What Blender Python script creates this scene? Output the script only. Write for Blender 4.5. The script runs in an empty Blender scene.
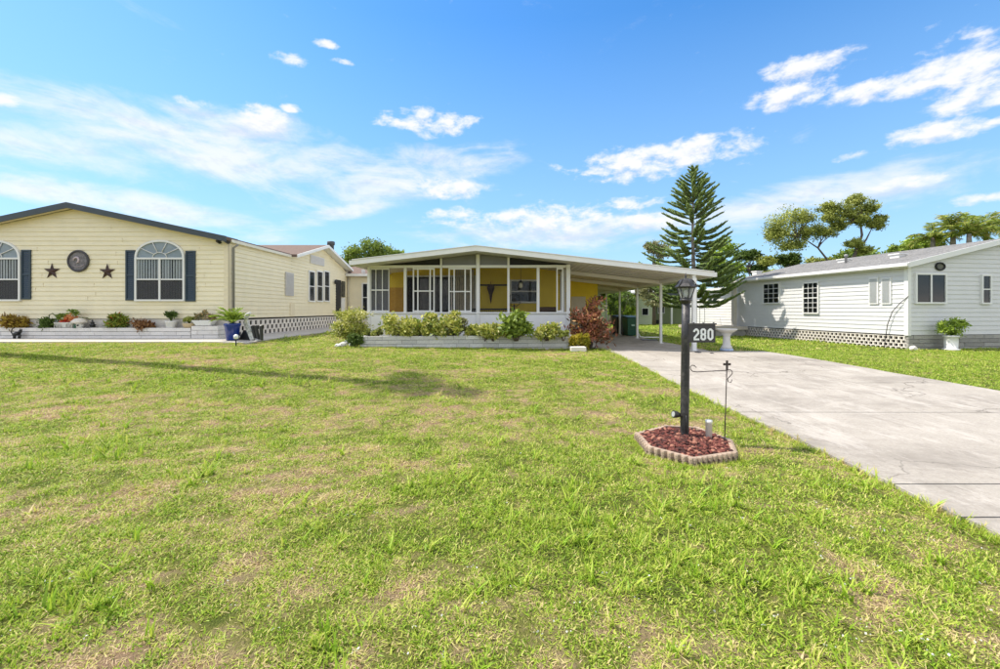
import bpy, bmesh, math, random
import numpy as np
from mathutils import Vector, Matrix
R = math.radians
PI = math.pi
random.seed(7)
RNG = np.random.default_rng(11)
S = bpy.context.scene
C = S.collection

# ---------------------------------------------------------------- camera
F = 420.0            # focal length in photograph pixels
CX, HY = 500.0, 310.0
cam_d = bpy.data.cameras.new('camera')
cam = bpy.data.objects.new('camera', cam_d); C.objects.link(cam)
cam.location = (0, 0, 1.5); cam.rotation_euler = (R(90), 0, 0)
cam_d.sensor_width = 36; cam_d.lens = 36 * F / 1000.0
cam_d.shift_y = -(334.5 - HY) / 1000.0
cam_d.clip_start = 0.05; cam_d.clip_end = 3000
S.camera = cam

# ---------------------------------------------------------------- light, exposure
SUN_EL, SUN_DIR = 56.0, (0.975, -0.215)       # horizontal direction the light travels
EXPO = 1.15
S.view_settings.view_transform = 'Standard'; S.view_settings.look = 'None'
S.view_settings.exposure = EXPO; S.view_settings.gamma = 1
S.cycles.use_denoising = True
S.cycles.max_bounces = 8; S.cycles.transparent_max_bounces = 16
sl = bpy.data.lights.new('sun', 'SUN'); sun = bpy.data.objects.new('sun', sl); C.objects.link(sun)
sl.energy = 2.7; sl.angle = R(0.53); sl.color = (1.0, 0.93, 0.82)
ce = math.cos(R(SUN_EL)); dl = Vector((SUN_DIR[0] * ce, SUN_DIR[1] * ce, -math.sin(R(SUN_EL)))).normalized()
sun.rotation_euler = dl.to_track_quat('-Z', 'Y').to_euler()

def build_world():
    w = bpy.data.worlds.new('World'); S.world = w; w.use_nodes = True
    nt = w.node_tree; N = nt.nodes; L = nt.links; N.clear()
    out = N.new('ShaderNodeOutputWorld'); bg = N.new('ShaderNodeBackground')
    bg.inputs['Strength'].default_value = 0.118
    L.new(bg.outputs[0], out.inputs['Surface'])
    sky = N.new('ShaderNodeTexSky'); sky.sky_type = 'NISHITA'; sky.sun_disc = False
    sky.sun_elevation = R(SUN_EL)
    sky.sun_rotation = math.atan2(-SUN_DIR[0], -SUN_DIR[1])
    sky.air_density = 1.0; sky.dust_density = 0.3; sky.ozone_density = 2.0; sky.altitude = 0
    hs = N.new('ShaderNodeHueSaturation'); hs.inputs['Saturation'].default_value = 1.32
    hs.inputs['Value'].default_value = 1.0
    L.new(sky.outputs[0], hs.inputs['Color'])
    tc = N.new('ShaderNodeTexCoord'); sep = N.new('ShaderNodeSeparateXYZ'); L.new(tc.outputs['Generated'], sep.inputs[0])
    def M(op, a, b=None, c=None, clamp=False):
        n = N.new('ShaderNodeMath'); n.operation = op; n.use_clamp = clamp
        for i, v in enumerate((a, b, c)):
            if v is None: continue
            if isinstance(v, (int, float)): n.inputs[i].default_value = v
            else: L.new(v, n.inputs[i])
        return n.outputs[0]
    x, y, z = sep.outputs
    az = M('ARCTAN2', x, y)
    el = M('ARCSINE', z)
    # noise in (azimuth, elevation), flattened
    def noise(sc, asp, detail, rough, off, dist=0.0, de=0.0):
        cmb = N.new('ShaderNodeCombineXYZ'); L.new(az, cmb.inputs[0]); L.new(M('MULTIPLY', M('ADD', el, de), asp), cmb.inputs[1]); cmb.inputs[2].default_value = off
        t = N.new('ShaderNodeTexNoise'); t.inputs['Scale'].default_value = sc; t.inputs['Detail'].default_value = detail
        t.inputs['Roughness'].default_value = rough; t.inputs['Distortion'].default_value = dist
        L.new(cmb.outputs[0], t.inputs['Vector']); return t.outputs[0]
    nz = noise(9, 2.4, 9, 0.62, 0.0, 0.3)
    nw = noise(3.2, 3.2, 9, 0.62, 4.0, 1.2)
    nf = noise(30, 1.7, 6, 0.6, 9.0, 0.2)
    def ang(px, py):
        X = (px - CX) / F; Z = (HY - py) / F
        return math.atan(X), math.atan(Z / math.hypot(1, X))
    def blob(px, py, rx, ry, tilt=0.0):
        a, e = ang(px, py); a1, _ = ang(px + rx, py); a0, _ = ang(px - rx, py); _, e1 = ang(px, py - ry)
        ra = (a1 - a0) / 2; re = e1 - e
        da = M('SUBTRACT', az, a); de = M('SUBTRACT', el, e)
        if tilt: de = M('SUBTRACT', de, M('MULTIPLY', da, tilt))
        q = M('ADD', M('POWER', M('MULTIPLY', da, 1 / ra), 2), M('POWER', M('MULTIPLY', de, 1 / re), 2))
        return M('SUBTRACT', 1.0, q)          # 1 at centre, 0 at the edge, negative outside
    # cumulus puffs
    puffs = [(288,58,18,8),(325,44,11,4),(343,62,12,3),(3,98,16,11),(196,103,17,6),(258,118,24,13),(292,108,10,4),(430,123,44,11),
             (448,188,36,10),(455,218,30,9),(545,218,62,13),(637,223,36,7),(640,163,74,15),(705,152,50,16),(800,70,40,14),(790,94,44,14),
             (866,92,48,9),(915,82,36,16),(962,66,56,28),(985,92,52,16),(975,36,18,7),(938,134,54,10),(857,156,20,5),(635,202,26,6),
             (985,198,44,5),(905,182,30,6),(1000,120,20,4)]
    nz2 = noise(9, 2.4, 9, 0.62, 0.0, 0.3, 0.016); nf2 = noise(30, 1.7, 6, 0.6, 9.0, 0.2, 0.016)
    def cumulus(n1, n2, up):
        acc = None
        for (a_, b_, c_, d_) in puffs:
            b = M('MAXIMUM', blob(a_, b_ + up, c_ * 1.08, d_ * 1.12), -1.5)
            acc = b if acc is None else M('SMOOTH_MAX', acc, b, 0.25)
        c = M('ADD', acc, M('MULTIPLY', M('SUBTRACT', n1, 0.5), 5.2))
        return M('ADD', c, M('MULTIPLY', M('SUBTRACT', n2, 0.5), 3.4))
    cum = cumulus(nz, nf, 0); cum2 = cumulus(nz2, nf2, 7)
    cumd = N.new('ShaderNodeMapRange'); cumd.interpolation_type = 'SMOOTHSTEP'
    L.new(cum, cumd.inputs[0]); cumd.inputs[1].default_value = -0.35; cumd.inputs[2].default_value = 1.4
    # wisps
    wisps = [(60,150,150,26,0.0),(200,150,170,30,-0.06),(340,165,150,20,-0.1),(395,178,110,26,0.22),(150,208,150,16,-0.12),(120,135,60,12,0),(60,195,90,10,0),
             (345,212,50,10,0.3),(850,190,150,22,0.05),(770,205,70,14,0.1),(920,160,60,10,0),(560,235,160,16,0),(440,160,60,16,0),(250,128,90,20,0)]
    acc = None
    for p in wisps:
        b = blob(*p); b = M('MAXIMUM', b, -1.5)
        acc = b if acc is None else M('SMOOTH_MAX', acc, b, 0.5)
    wi = M('ADD', acc, M('MULTIPLY', M('SUBTRACT', nw, 0.5), 4.8))
    wi = M('ADD', wi, M('MULTIPLY', M('SUBTRACT', nz, 0.5), 2.6))
    wid = N.new('ShaderNodeMapRange'); wid.interpolation_type = 'SMOOTHSTEP'
    L.new(wi, wid.inputs[0]); wid.inputs[1].default_value = -0.6; wid.inputs[2].default_value = 1.65; wid.inputs[4].default_value = 0.86
    # out of view, added cloud cover that fills the shaded fronts with light
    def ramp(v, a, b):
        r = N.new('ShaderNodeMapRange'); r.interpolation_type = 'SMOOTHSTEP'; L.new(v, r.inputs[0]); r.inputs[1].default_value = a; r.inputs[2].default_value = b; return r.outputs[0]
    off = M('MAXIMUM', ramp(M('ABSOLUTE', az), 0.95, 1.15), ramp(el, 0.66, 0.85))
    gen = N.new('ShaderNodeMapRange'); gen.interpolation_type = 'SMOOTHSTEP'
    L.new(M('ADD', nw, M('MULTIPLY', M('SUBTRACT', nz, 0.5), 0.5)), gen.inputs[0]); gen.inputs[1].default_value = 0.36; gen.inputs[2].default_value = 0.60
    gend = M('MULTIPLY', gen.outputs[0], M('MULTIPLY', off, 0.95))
    # high thin veil whitening the sky toward the horizon
    hz = N.new('ShaderNodeMapRange'); L.new(el, hz.inputs[0]); hz.inputs[1].default_value = 0.60; hz.inputs[2].default_value = 0.0
    hz.inputs[3].default_value = 0.0; hz.inputs[4].default_value = 0.85
    d1 = M('SUBTRACT', 1.0, M('MULTIPLY', M('SUBTRACT', 1.0, cumd.outputs[0]), M('SUBTRACT', 1.0, wid.outputs[0])))
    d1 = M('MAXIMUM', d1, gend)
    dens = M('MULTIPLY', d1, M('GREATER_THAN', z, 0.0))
    K = 1.0 / (0.118 * 2 ** EXPO)
    # cloud colour: white, faintly blue-violet where the cumulus is thick underneath
    shn = N.new('ShaderNodeMapRange'); L.new(M('SUBTRACT', cum2, cum), shn.inputs[0]); shn.inputs[1].default_value = -0.1; shn.inputs[2].default_value = 1.6; shn.inputs[4].default_value = 0.8
    mc = N.new('ShaderNodeMixRGB'); L.new(shn.outputs[0], mc.inputs[0])
    mc.inputs[1].default_value = (1.04 * K, 1.04 * K, 1.05 * K, 1); mc.inputs[2].default_value = (0.80 * K, 0.82 * K, 0.92 * K, 1)
    vm = N.new('ShaderNodeMixRGB'); L.new(hz.outputs[0], vm.inputs[0]); L.new(hs.outputs[0], vm.inputs[1]); vm.inputs[2].default_value = (0.40 * K, 0.66 * K, 0.97 * K, 1)
    gb = N.new('ShaderNodeMixRGB'); L.new(off, gb.inputs[0]); L.new(mc.outputs[0], gb.inputs[1]); gb.inputs[2].default_value = (1.75 * K, 1.66 * K, 1.56 * K, 1); mc = gb  # unseen clouds made brighter and warmer as fill light for shaded walls
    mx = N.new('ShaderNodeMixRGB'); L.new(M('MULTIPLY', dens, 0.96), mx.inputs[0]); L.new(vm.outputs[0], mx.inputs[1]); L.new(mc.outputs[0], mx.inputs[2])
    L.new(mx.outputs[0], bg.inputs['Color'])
build_world()

# ---------------------------------------------------------------- terrain and unprojection
def smooth(t):
    t = np.clip(t, 0, 1); return t * t * (3 - 2 * t)
def gz(x, y):
    A = np.interp(x, [-8, -3, 3, 5.5], [0.60, 0.43, 0.30, 0.20])
    return A * smooth((np.asarray(y, float) - 5) / 8.0)
def W(px, py, D):
    return Vector(((px - CX) / F * D, D, 1.5 + (HY - py) / F * D))
def G(px, py, dz=0.0):
    D = 0.6
    while D < 200:
        z = 1.5 - (py - HY) / F * D
        if z <= float(gz((px - CX) / F * D, D)) + dz: break
        D += 0.01
    return Vector(((px - CX) / F * D, D, float(gz((px - CX) / F * D, D)) + dz))
def g3(x, y, dz=0.0): return Vector((x, y, float(gz(x, y)) + dz))

def hash2(ix, iy, s):
    h = (ix * 374761393 + iy * 668265263 + s * 974711) & 0x7fffffff
    h = ((h ^ (h >> 13)) * 1274126177) & 0x7fffffff
    return ((h ^ (h >> 16)) & 0xffff) / 65535.0
def vnoise(x, y, s=0):
    ix = np.floor(x).astype(np.int64); iy = np.floor(y).astype(np.int64); fx = x - ix; fy = y - iy
    fx = fx * fx * (3 - 2 * fx); fy = fy * fy * (3 - 2 * fy)
    a = hash2(ix, iy, s); b = hash2(ix + 1, iy, s); c = hash2(ix, iy + 1, s); d = hash2(ix + 1, iy + 1, s)
    return (a * (1 - fx) + b * fx) * (1 - fy) + (c * (1 - fx) + d * fx) * fy
def fbm(x, y, s=0, o=4):
    t = 0; a = 0.5; n = 0
    for i in range(o):
        t = t + a * vnoise(x * 2 ** i + 17.3 * i, y * 2 ** i + 5.1 * i, s + i); n += a; a *= 0.55
    return t / n

# ---------------------------------------------------------------- materials
MATS = {}
def new_mat(name):
    m = bpy.data.materials.new(name); m.use_nodes = True
    return m, m.node_tree.nodes, m.node_tree.links, m.node_tree.nodes['Principled BSDF']
def mat(name, col, rough=0.6, var=0.12, scale=6.0, bump=0.0, bscale=60.0, metal=0.0, rnd=0.0, dirt=None, dirt_amt=0.35, dscale=2.0, spec=0.5):
    """painted or plain surface with soft colour variation, fine relief and wear"""
    if name in MATS: return MATS[name]
    m, N, L, P = new_mat(name)
    P.inputs['Roughness'].default_value = rough; P.inputs['Metallic'].default_value = metal
    P.inputs['Specular IOR Level'].default_value = spec
    tc = N.new('ShaderNodeTexCoord')
    n1 = N.new('ShaderNodeTexNoise'); n1.inputs['Scale'].default_value = scale; n1.inputs['Detail'].default_value = 6; n1.inputs['Roughness'].default_value = 0.65
    L.new(tc.outputs['Object'], n1.inputs['Vector'])
    mr = N.new('ShaderNodeMapRange'); L.new(n1.outputs[0], mr.inputs[0]); mr.inputs[1].default_value = 0.3; mr.inputs[2].default_value = 0.7
    mr.inputs[3].default_value = 1 - var; mr.inputs[4].default_value = 1 + var
    src = mr.outputs[0]
    if rnd:
        oi = N.new('ShaderNodeObjectInfo'); m2 = N.new('ShaderNodeMapRange'); L.new(oi.outputs['Random'], m2.inputs[0])
        m2.inputs[3].default_value = 1 - rnd; m2.inputs[4].default_value = 1 + rnd
        mm = N.new('ShaderNodeMath'); mm.operation = 'MULTIPLY'; L.new(src, mm.inputs[0]); L.new(m2.outputs[0], mm.inputs[1]); src = mm.outputs[0]
    vm = N.new('ShaderNodeVectorMath'); vm.operation = 'SCALE'; vm.inputs[0].default_value = col[:3]; L.new(src, vm.inputs['Scale'])
    colout = vm.outputs[0]
    if dirt:
        n2 = N.new('ShaderNodeTexNoise'); n2.inputs['Scale'].default_value = dscale; n2.inputs['Detail'].default_value = 8; n2.inputs['Roughness'].default_value = 0.7
        L.new(tc.outputs['Object'], n2.inputs['Vector'])
        r2 = N.new('ShaderNodeMapRange'); L.new(n2.outputs[0], r2.inputs[0]); r2.inputs[1].default_value = 0.48; r2.inputs[2].default_value = 0.72; r2.inputs[4].default_value = dirt_amt
        mx = N.new('ShaderNodeMixRGB'); L.new(r2.outputs[0], mx.inputs[0]); L.new(colout, mx.inputs[1]); mx.inputs[2].default_value = (*dirt, 1)
        colout = mx.outputs[0]
    L.new(colout, P.inputs['Base Color'])
    if bump:
        n3 = N.new('ShaderNodeTexNoise'); n3.inputs['Scale'].default_value = bscale; n3.inputs['Detail'].default_value = 5
        L.new(tc.outputs['Object'], n3.inputs['Vector'])
        b = N.new('ShaderNodeBump'); b.inputs['Strength'].default_value = bump; b.inputs['Distance'].default_value = 0.01
        L.new(n3.outputs[0], b.inputs['Height']); L.new(b.outputs[0], P.inputs['Normal'])
    MATS[name] = m; return m
def leaf_mat(name, dark, light, third=None, trans=0.3, rough=0.5, attr='tint'):
    if name in MATS: return MATS[name]
    m, N, L, P = new_mat(name)
    at = N.new('ShaderNodeAttribute'); at.attribute_name = attr
    cr = N.new('ShaderNodeValToRGB'); L.new(at.outputs['Fac'], cr.inputs[0])
    cr.color_ramp.elements[0].color = (*dark, 1); cr.color_ramp.elements[1].color = (*light, 1)
    if third:
        e = cr.color_ramp.elements.new(0.8); e.color = (*light, 1); cr.color_ramp.elements[2].position = 1.0; cr.color_ramp.elements[2].color = (*third, 1)
    P.inputs['Roughness'].default_value = rough; P.inputs['Specular IOR Level'].default_value = 0.35
    L.new(cr.outputs[0], P.inputs['Base Color'])
    t = N.new('ShaderNodeBsdfTranslucent'); L.new(cr.outputs[0], t.inputs[0])
    mx = N.new('ShaderNodeMixShader'); mx.inputs[0].default_value = trans
    L.new(P.outputs[0], mx.inputs[1]); L.new(t.outputs[0], mx.inputs[2])
    L.new(mx.outputs[0], N['Material Output'].inputs['Surface'])
    MATS[name] = m; return m
def glass_mat(name, tint=(0.75, 0.8, 0.82), solid=0.25, base=(0.02, 0.025, 0.03)):
    m, N, L, P = new_mat(name)
    P.inputs['Base Color'].default_value = (*base, 1); P.inputs['Roughness'].default_value = 0.05; P.inputs['Specular IOR Level'].default_value = 1.0
    tr = N.new('ShaderNodeBsdfTransparent'); tr.inputs[0].default_value = (*tint, 1)
    lw = N.new('ShaderNodeLayerWeight'); lw.inputs[0].default_value = .5; pw = N.new('ShaderNodeMath'); pw.operation = 'POWER'; L.new(lw.outputs['Facing'], pw.inputs[0]); pw.inputs[1].default_value = 3.5
    mm = N.new('ShaderNodeMath'); mm.operation = 'MULTIPLY_ADD'; L.new(pw.outputs[0], mm.inputs[0]); mm.inputs[1].default_value = .6; mm.inputs[2].default_value = solid
    mx = N.new('ShaderNodeMixShader'); L.new(mm.outputs[0], mx.inputs[0]); L.new(tr.outputs[0], mx.inputs[1]); L.new(P.outputs[0], mx.inputs[2])
    L.new(mx.outputs[0], N['Material Output'].inputs['Surface']); MATS[name] = m; return m
def screen_mat(name, col, opac):
    m, N, L, P = new_mat(name)
    P.inputs['Base Color'].default_value = (*col, 1); P.inputs['Roughness'].default_value = 0.8
    tr = N.new('ShaderNodeBsdfTransparent')
    mx = N.new('ShaderNodeMixShader'); mx.inputs[0].default_value = opac; L.new(tr.outputs[0], mx.inputs[1]); L.new(P.outputs[0], mx.inputs[2])
    L.new(mx.outputs[0], N['Material Output'].inputs['Surface']); MATS[name] = m; return m

cream = mat('cream_siding', (0.84, 0.75, 0.53), 0.55, 0.04, 3.0, 0.12, 40, dirt=(0.5, 0.43, 0.3), dirt_amt=0.12)
cream_trim = mat('cream_trim', (0.76, 0.66, 0.46), 0.5, 0.04)
white = mat('white_paint', (0.74, 0.73, 0.70), 0.45, 0.04, 3.0, 0.05, 60, dirt=(0.5, 0.5, 0.47), dirt_amt=0.12)
trimw = mat('white_trim', (0.77, 0.76, 0.73), 0.4, 0.03, 4.0, dirt=(0.55, 0.54, 0.5), dirt_amt=0.15)
kneew = mat('knee_wall_white', (0.84, 0.83, 0.81), 0.55, 0.03, 2.0, 0.15, 80, dirt=(0.5, 0.5, 0.48), dirt_amt=0.12)
grays = mat('gray_white_siding', (0.66, 0.655, 0.645), 0.5, 0.03, 3.0, 0.1, 40, dirt=(0.5, 0.5, 0.48), dirt_amt=0.1)
charcoal = mat('charcoal_trim', (0.045, 0.058, 0.068), 0.5, 0.1)
shutterm = mat('slate_blue_shutter', (0.022, 0.042, 0.062), 0.45, 0.1)
shingle_brown = mat('brown_shingles', (0.15, 0.10, 0.075), 0.9, 0.25, 14, 0.5, 40)
shingle_gray = mat('gray_shingles', (0.25, 0.245, 0.24), 0.9, 0.35, 14, 0.7, 45, dirt=(0.10, 0.10, 0.10), dirt_amt=0.6, dscale=2.3)
alum = mat('aluminium_roof', (0.66, 0.65, 0.62), 0.45, 0.06, 3, dirt=(0.42, 0.41, 0.38), dirt_amt=0.3)
ceilm = mat('carport_ceiling', (0.78, 0.73, 0.64), 0.55, 0.06, 2, dirt=(0.45, 0.4, 0.32), dirt_amt=0.3)
yellow = mat('yellow_siding', (0.85, 0.62, 0.02), 0.5, 0.06, 3, 0.1, 40)
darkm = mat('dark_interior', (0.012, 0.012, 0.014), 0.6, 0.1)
blackm = mat('black_metal', (0.022, 0.021, 0.023), 0.45, 0.35, 14, 0.35, 60, dirt=(0.16, 0.145, 0.14), dirt_amt=0.55, dscale=11)
blackpl = mat('black_plastic', (0.02, 0.02, 0.02), 0.4, 0.1)
blindm = mat('vertical_blinds', (0.78, 0.78, 0.77), 0.7, 0.05)
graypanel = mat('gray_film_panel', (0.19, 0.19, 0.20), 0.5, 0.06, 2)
blockm = mat('gray_block', (0.36, 0.34, 0.31), 0.9, 0.18, 9, 0.6, 50, dirt=(0.20, 0.18, 0.16), dirt_amt=0.5, dscale=5)
skirtc = mat('pale_block_skirt', (0.72, 0.67, 0.60), 0.85, 0.08, 6, 0.4, 50, dirt=(0.4, 0.36, 0.3), dirt_amt=0.3)
planter_m = mat('gray_painted_block', (0.58, 0.57, 0.55), 0.85, 0.14, 9, 0.7, 45, rnd=0.14, dirt=(0.24, 0.22, 0.2), dirt_amt=0.6, dscale=5)
planter_w = mat('white_painted_block', (0.80, 0.76, 0.72), 0.85, 0.08, 9, 0.6, 45, rnd=0.06, dirt=(0.45, 0.4, 0.36), dirt_amt=0.35, dscale=4)
mortar = mat('block_core', (0.22, 0.21, 0.2), 0.95, 0.1)
edgem = mat('concrete_edging', (0.40, 0.30, 0.22), 0.9, 0.2, 14, 0.7, 70, rnd=0.08, dirt=(0.10, 0.075, 0.06), dirt_amt=0.75, dscale=7)  # dirt mottling, darkened to paint in the shade of the flutes too
lava = mat('red_lava_rock', (0.13, 0.033, 0.024), 0.95, 0.6, 25, 0.8, 120, dirt=(0.30, 0.13, 0.09), dirt_amt=0.6, dscale=22)
soil = mat('dark_soil', (0.06, 0.04, 0.03), 1, 0.3, 10, 0.8, 40)
bark = mat('tree_bark', (0.13, 0.10, 0.08), 0.95, 0.3, 8, 0.8, 30)
bark_gray = mat('gray_bark', (0.24, 0.21, 0.18), 0.95, 0.25, 8, 0.8, 30)
pvc = mat('white_pvc', (0.8, 0.79, 0.72), 0.4, 0.05, 8)
bluepot = mat('cobalt_glazed_pot', (0.005, 0.03, 0.22), 0.12, 0.12, 5, spec=0.7)
stonew = mat('white_stone', (0.72, 0.70, 0.66), 0.9, 0.12, 9, 0.6, 40)
terra = mat('rust_metal', (0.05, 0.022, 0.016), 0.55, 0.3, 12, 0.3, 60)
glass = glass_mat('window_glass', tint=(0.9, 0.92, 0.93), solid=0.10)
darkglass = glass_mat('dark_glass', tint=(0.35, 0.38, 0.4), solid=0.45)
lampglass = glass_mat('lantern_glass', tint=(0.85, 0.86, 0.86), solid=0.35, base=(0.55, 0.56, 0.56))
screen = screen_mat('insect_screen', (0.05, 0.05, 0.05), 0.14)
greenbin = mat('green_bin_plastic', (0.008, 0.07, 0.04), 0.4, 0.1)
g_house = mat('pale_green_siding', (0.50, 0.56, 0.38), 0.6, 0.05, 3)
g_house_d = mat('olive_green_wall', (0.20, 0.24, 0.11), 0.6, 0.05, 3)

# ---------------------------------------------------------------- mesh helpers
class MB:
    def __init__(s): s.v = []; s.f = []; s.m = []; s.smooth = []
    def add(s, vs, fs, mi=0, sm=False):
        o = len(s.v); s.v += [tuple(v) for v in vs]
        for f in fs: s.f.append(tuple(i + o for i in f)); s.m.append(mi); s.smooth.append(sm)
    def quad(s, a, b, c, d, mi=0): s.add([a, b, c, d], [(0, 1, 2, 3)], mi)
    def hexa(s, b4, t4, mi=0):
        s.add(list(b4) + list(t4), [(3, 2, 1, 0), (4, 5, 6, 7), (0, 1, 5, 4), (1, 2, 6, 5), (2, 3, 7, 6), (3, 0, 4, 7)], mi)
    def box(s, x0, y0, z0, x1, y1, z1, mi=0):
        s.hexa([(x0, y0, z0), (x1, y0, z0), (x1, y1, z0), (x0, y1, z0)], [(x0, y0, z1), (x1, y0, z1), (x1, y1, z1), (x0, y1, z1)], mi)
    def mbox(s, T, u0, u1, z0, z1, d0, d1, mi=0):
        """box in wall coordinates: T(u, z, d) -> xyz, d outward"""
        s.hexa([T(u0, z0, d0), T(u1, z0, d0), T(u1, z0, d1), T(u0, z0, d1)], [T(u0, z1, d0), T(u1, z1, d0), T(u1, z1, d1), T(u0, z1, d1)], mi)
    def prism(s, pts, h, mi=0, T=None):
        """pts: list of (u,z); extruded in d from h[0] to h[1]"""
        n = len(pts); a = [T(u, z, h[0]) for u, z in pts]; b = [T(u, z, h[1]) for u, z in pts]
        s.add(a + b, [tuple(range(n))[::-1], tuple(range(n, 2 * n))] + [(i, (i + 1) % n, n + (i + 1) % n, n + i) for i in range(n)], mi)
    def tube(s, pts, rad, n=8, mi=0, cap=True, sm=True):
        pts = [Vector(p) for p in pts]
        if not hasattr(rad, '__len__'): rad = [rad] * len(pts)
        rings = []; prev = None
        for i, p in enumerate(pts):
            d = (pts[min(i + 1, len(pts) - 1)] - pts[max(i - 1, 0)]).normalized()
            if prev is None:
                a = d.orthogonal().normalized()
            else:
                a = (prev - d * prev.dot(d)).normalized()
            prev = a; b = d.cross(a)
            rings.append([p + (a * math.cos(2 * PI * k / n) + b * math.sin(2 * PI * k / n)) * rad[i] for k in range(n)])
        vs = [v for r in rings for v in r]; fs = []
        for i in range(len(pts) - 1):
            for k in range(n): fs.append((i * n + k, i * n + (k + 1) % n, (i + 1) * n + (k + 1) % n, (i + 1) * n + k))
        s.add(vs, fs, mi, sm)
        if cap:
            o = len(s.v) - len(vs)
            s.f.append(tuple(range(o, o + n))[::-1]); s.m.append(mi); s.smooth.append(False)
            s.f.append(tuple(range(o + len(vs) - n, o + len(vs)))); s.m.append(mi); s.smooth.append(False)
    def lathe(s, prof, c=(0, 0, 0), n=20, mi=0, sm=True, rot=0.0):
        vs = []; fs = []
        for r, z in prof:
            for k in range(n):
                a = 2 * PI * k / n + rot; vs.append((c[0] + r * math.cos(a), c[1] + r * math.sin(a), c[2] + z))
        for i in range(len(prof) - 1):
            for k in range(n): fs.append((i * n + k, i * n + (k + 1) % n, (i + 1) * n + (k + 1) % n, (i + 1) * n + k))
        fs.append(tuple(range(n))[::-1]); fs.append(tuple(range((len(prof) - 1) * n, len(prof) * n)))
        s.add(vs, fs, mi, sm)
    def rock(s, c, r, mi=0, seed=0, flat=0.8, sub=1):
        bm = bmesh.new(); bmesh.ops.create_icosphere(bm, subdivisions=sub, radius=1)
        rr = random.Random(seed); 
        sx, sy, sz = rr.uniform(.7, 1.2), rr.uniform(.7, 1.2), flat * rr.uniform(.7, 1.1); a = rr.uniform(0, 6.28)
        vs = []
        for v in bm.verts:
            k = rr.uniform(.82, 1.15); x, y, z = v.co.x * sx * k, v.co.y * sy * k, v.co.z * sz * k
            vs.append((c[0] + r * (x * math.cos(a) - y * math.sin(a)), c[1] + r * (x * math.sin(a) + y * math.cos(a)), c[2] + r * z))
        fs = [tuple(v.index for v in f.verts) for f in bm.faces]; bm.free(); s.add(vs, fs, mi)
    def mesh(s, name, mats):
        me = bpy.data.meshes.new(name); me.from_pydata(s.v, [], s.f)
        for m in (mats if isinstance(mats, (list, tuple)) else [mats]): me.materials.append(m)
        me.polygons.foreach_set('material_index', s.m); me.polygons.foreach_set('use_smooth', s.smooth)
        me.update(); return me
    def build(s, name, mats, parent=None, bevel=0.0, stuff=False, label=None):
        o = bpy.data.objects.new(name, s.mesh(name, mats)); C.objects.link(o)
        if parent is not None: o.parent = parent
        if bevel:
            b = o.modifiers.new('bevel', 'BEVEL'); b.width = bevel; b.segments = 2; b.limit_method = 'ANGLE'; b.angle_limit = R(40)
        if stuff: o['kind'] = 'stuff'
        if label: o['label'] = label
        return o
def tag(o, label=None, cat=None, group=None, kind=None):
    if label: o['label'] = label
    if cat: o['category'] = cat
    if group: o['group'] = group
    if kind: o['kind'] = kind
    return o
def empty(name, loc=(0, 0, 0), rz=0.0, label=None, cat=None, group=None):
    o = bpy.data.objects.new(name, None); o.empty_display_size = 0.2; C.objects.link(o)
    o.location = loc; o.rotation_euler = (0, 0, rz)
    return tag(o, label, cat, group)
def children(o): return [c for c in C.objects if c.parent == o]
def copy_tree(o, parent=None):
    kids = list(o.children)
    c = o.copy(); C.objects.link(c); c.parent = parent
    for ch in kids: copy_tree(ch, c)
    return c
def np_mesh(name, verts, faces, mat_, tint=None, smooth_=False):
    """verts (N,3); faces (M,k) with constant k"""
    me = bpy.data.meshes.new(name); n = len(verts); m, k = faces.shape
    me.vertices.add(n); me.vertices.foreach_set('co', np.asarray(verts, np.float32).ravel())
    me.loops.add(m * k); me.loops.foreach_set('vertex_index', faces.astype(np.int32).ravel())
    me.polygons.add(m); me.polygons.foreach_set('loop_start', np.arange(0, m * k, k, dtype=np.int32))
    me.polygons.foreach_set('loop_total', np.full(m, k, np.int32))
    if tint is not None:
        a = me.attributes.new('tint', 'FLOAT', 'POINT'); a.data.foreach_set('value', np.asarray(tint, np.float32))
    if smooth_: me.polygons.foreach_set('use_smooth', np.ones(m, bool))
    me.materials.append(mat_); me.update(); me.validate(); return me
def unit(v): return v / np.maximum(np.linalg.norm(v, axis=-1, keepdims=True), 1e-9)
def leaves(name, pos, size, mat_, parent=None, aspect=0.5, tint=None, direction=None, rng=RNG, spread=1.0, fold=0.15):
    """one mesh of small folded diamond leaves at the given points"""
    n = len(pos); d = unit(rng.normal(size=(n, 3)))
    if direction is not None: d = unit(direction + d * spread)
    s = unit(np.cross(d, rng.normal(size=(n, 3)))); nn = np.cross(d, s)
    L = size * rng.uniform(0.6, 1.25, (n, 1)); wd = L * aspect * 0.5
    p0 = pos; p1 = pos + d * L * 0.5 + s * wd - nn * wd * fold; p2 = pos + d * L; p3 = pos + d * L * 0.5 - s * wd - nn * wd * fold
    v = np.stack([p0, p1, p2, p3], 1).reshape(-1, 3)
    f = np.arange(n * 4).reshape(n, 4)
    f = np.concatenate([f[:, [0, 1, 2]], f[:, [0, 2, 3]]])
    t = rng.uniform(0, 1, n) if tint is None else np.clip(tint, 0, 1)
    me = np_mesh(name, v, f, mat_, np.repeat(t, 4))
    o = bpy.data.objects.new(name, me); C.objects.link(o)
    if parent is not None: o.parent = parent
    return o
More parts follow.
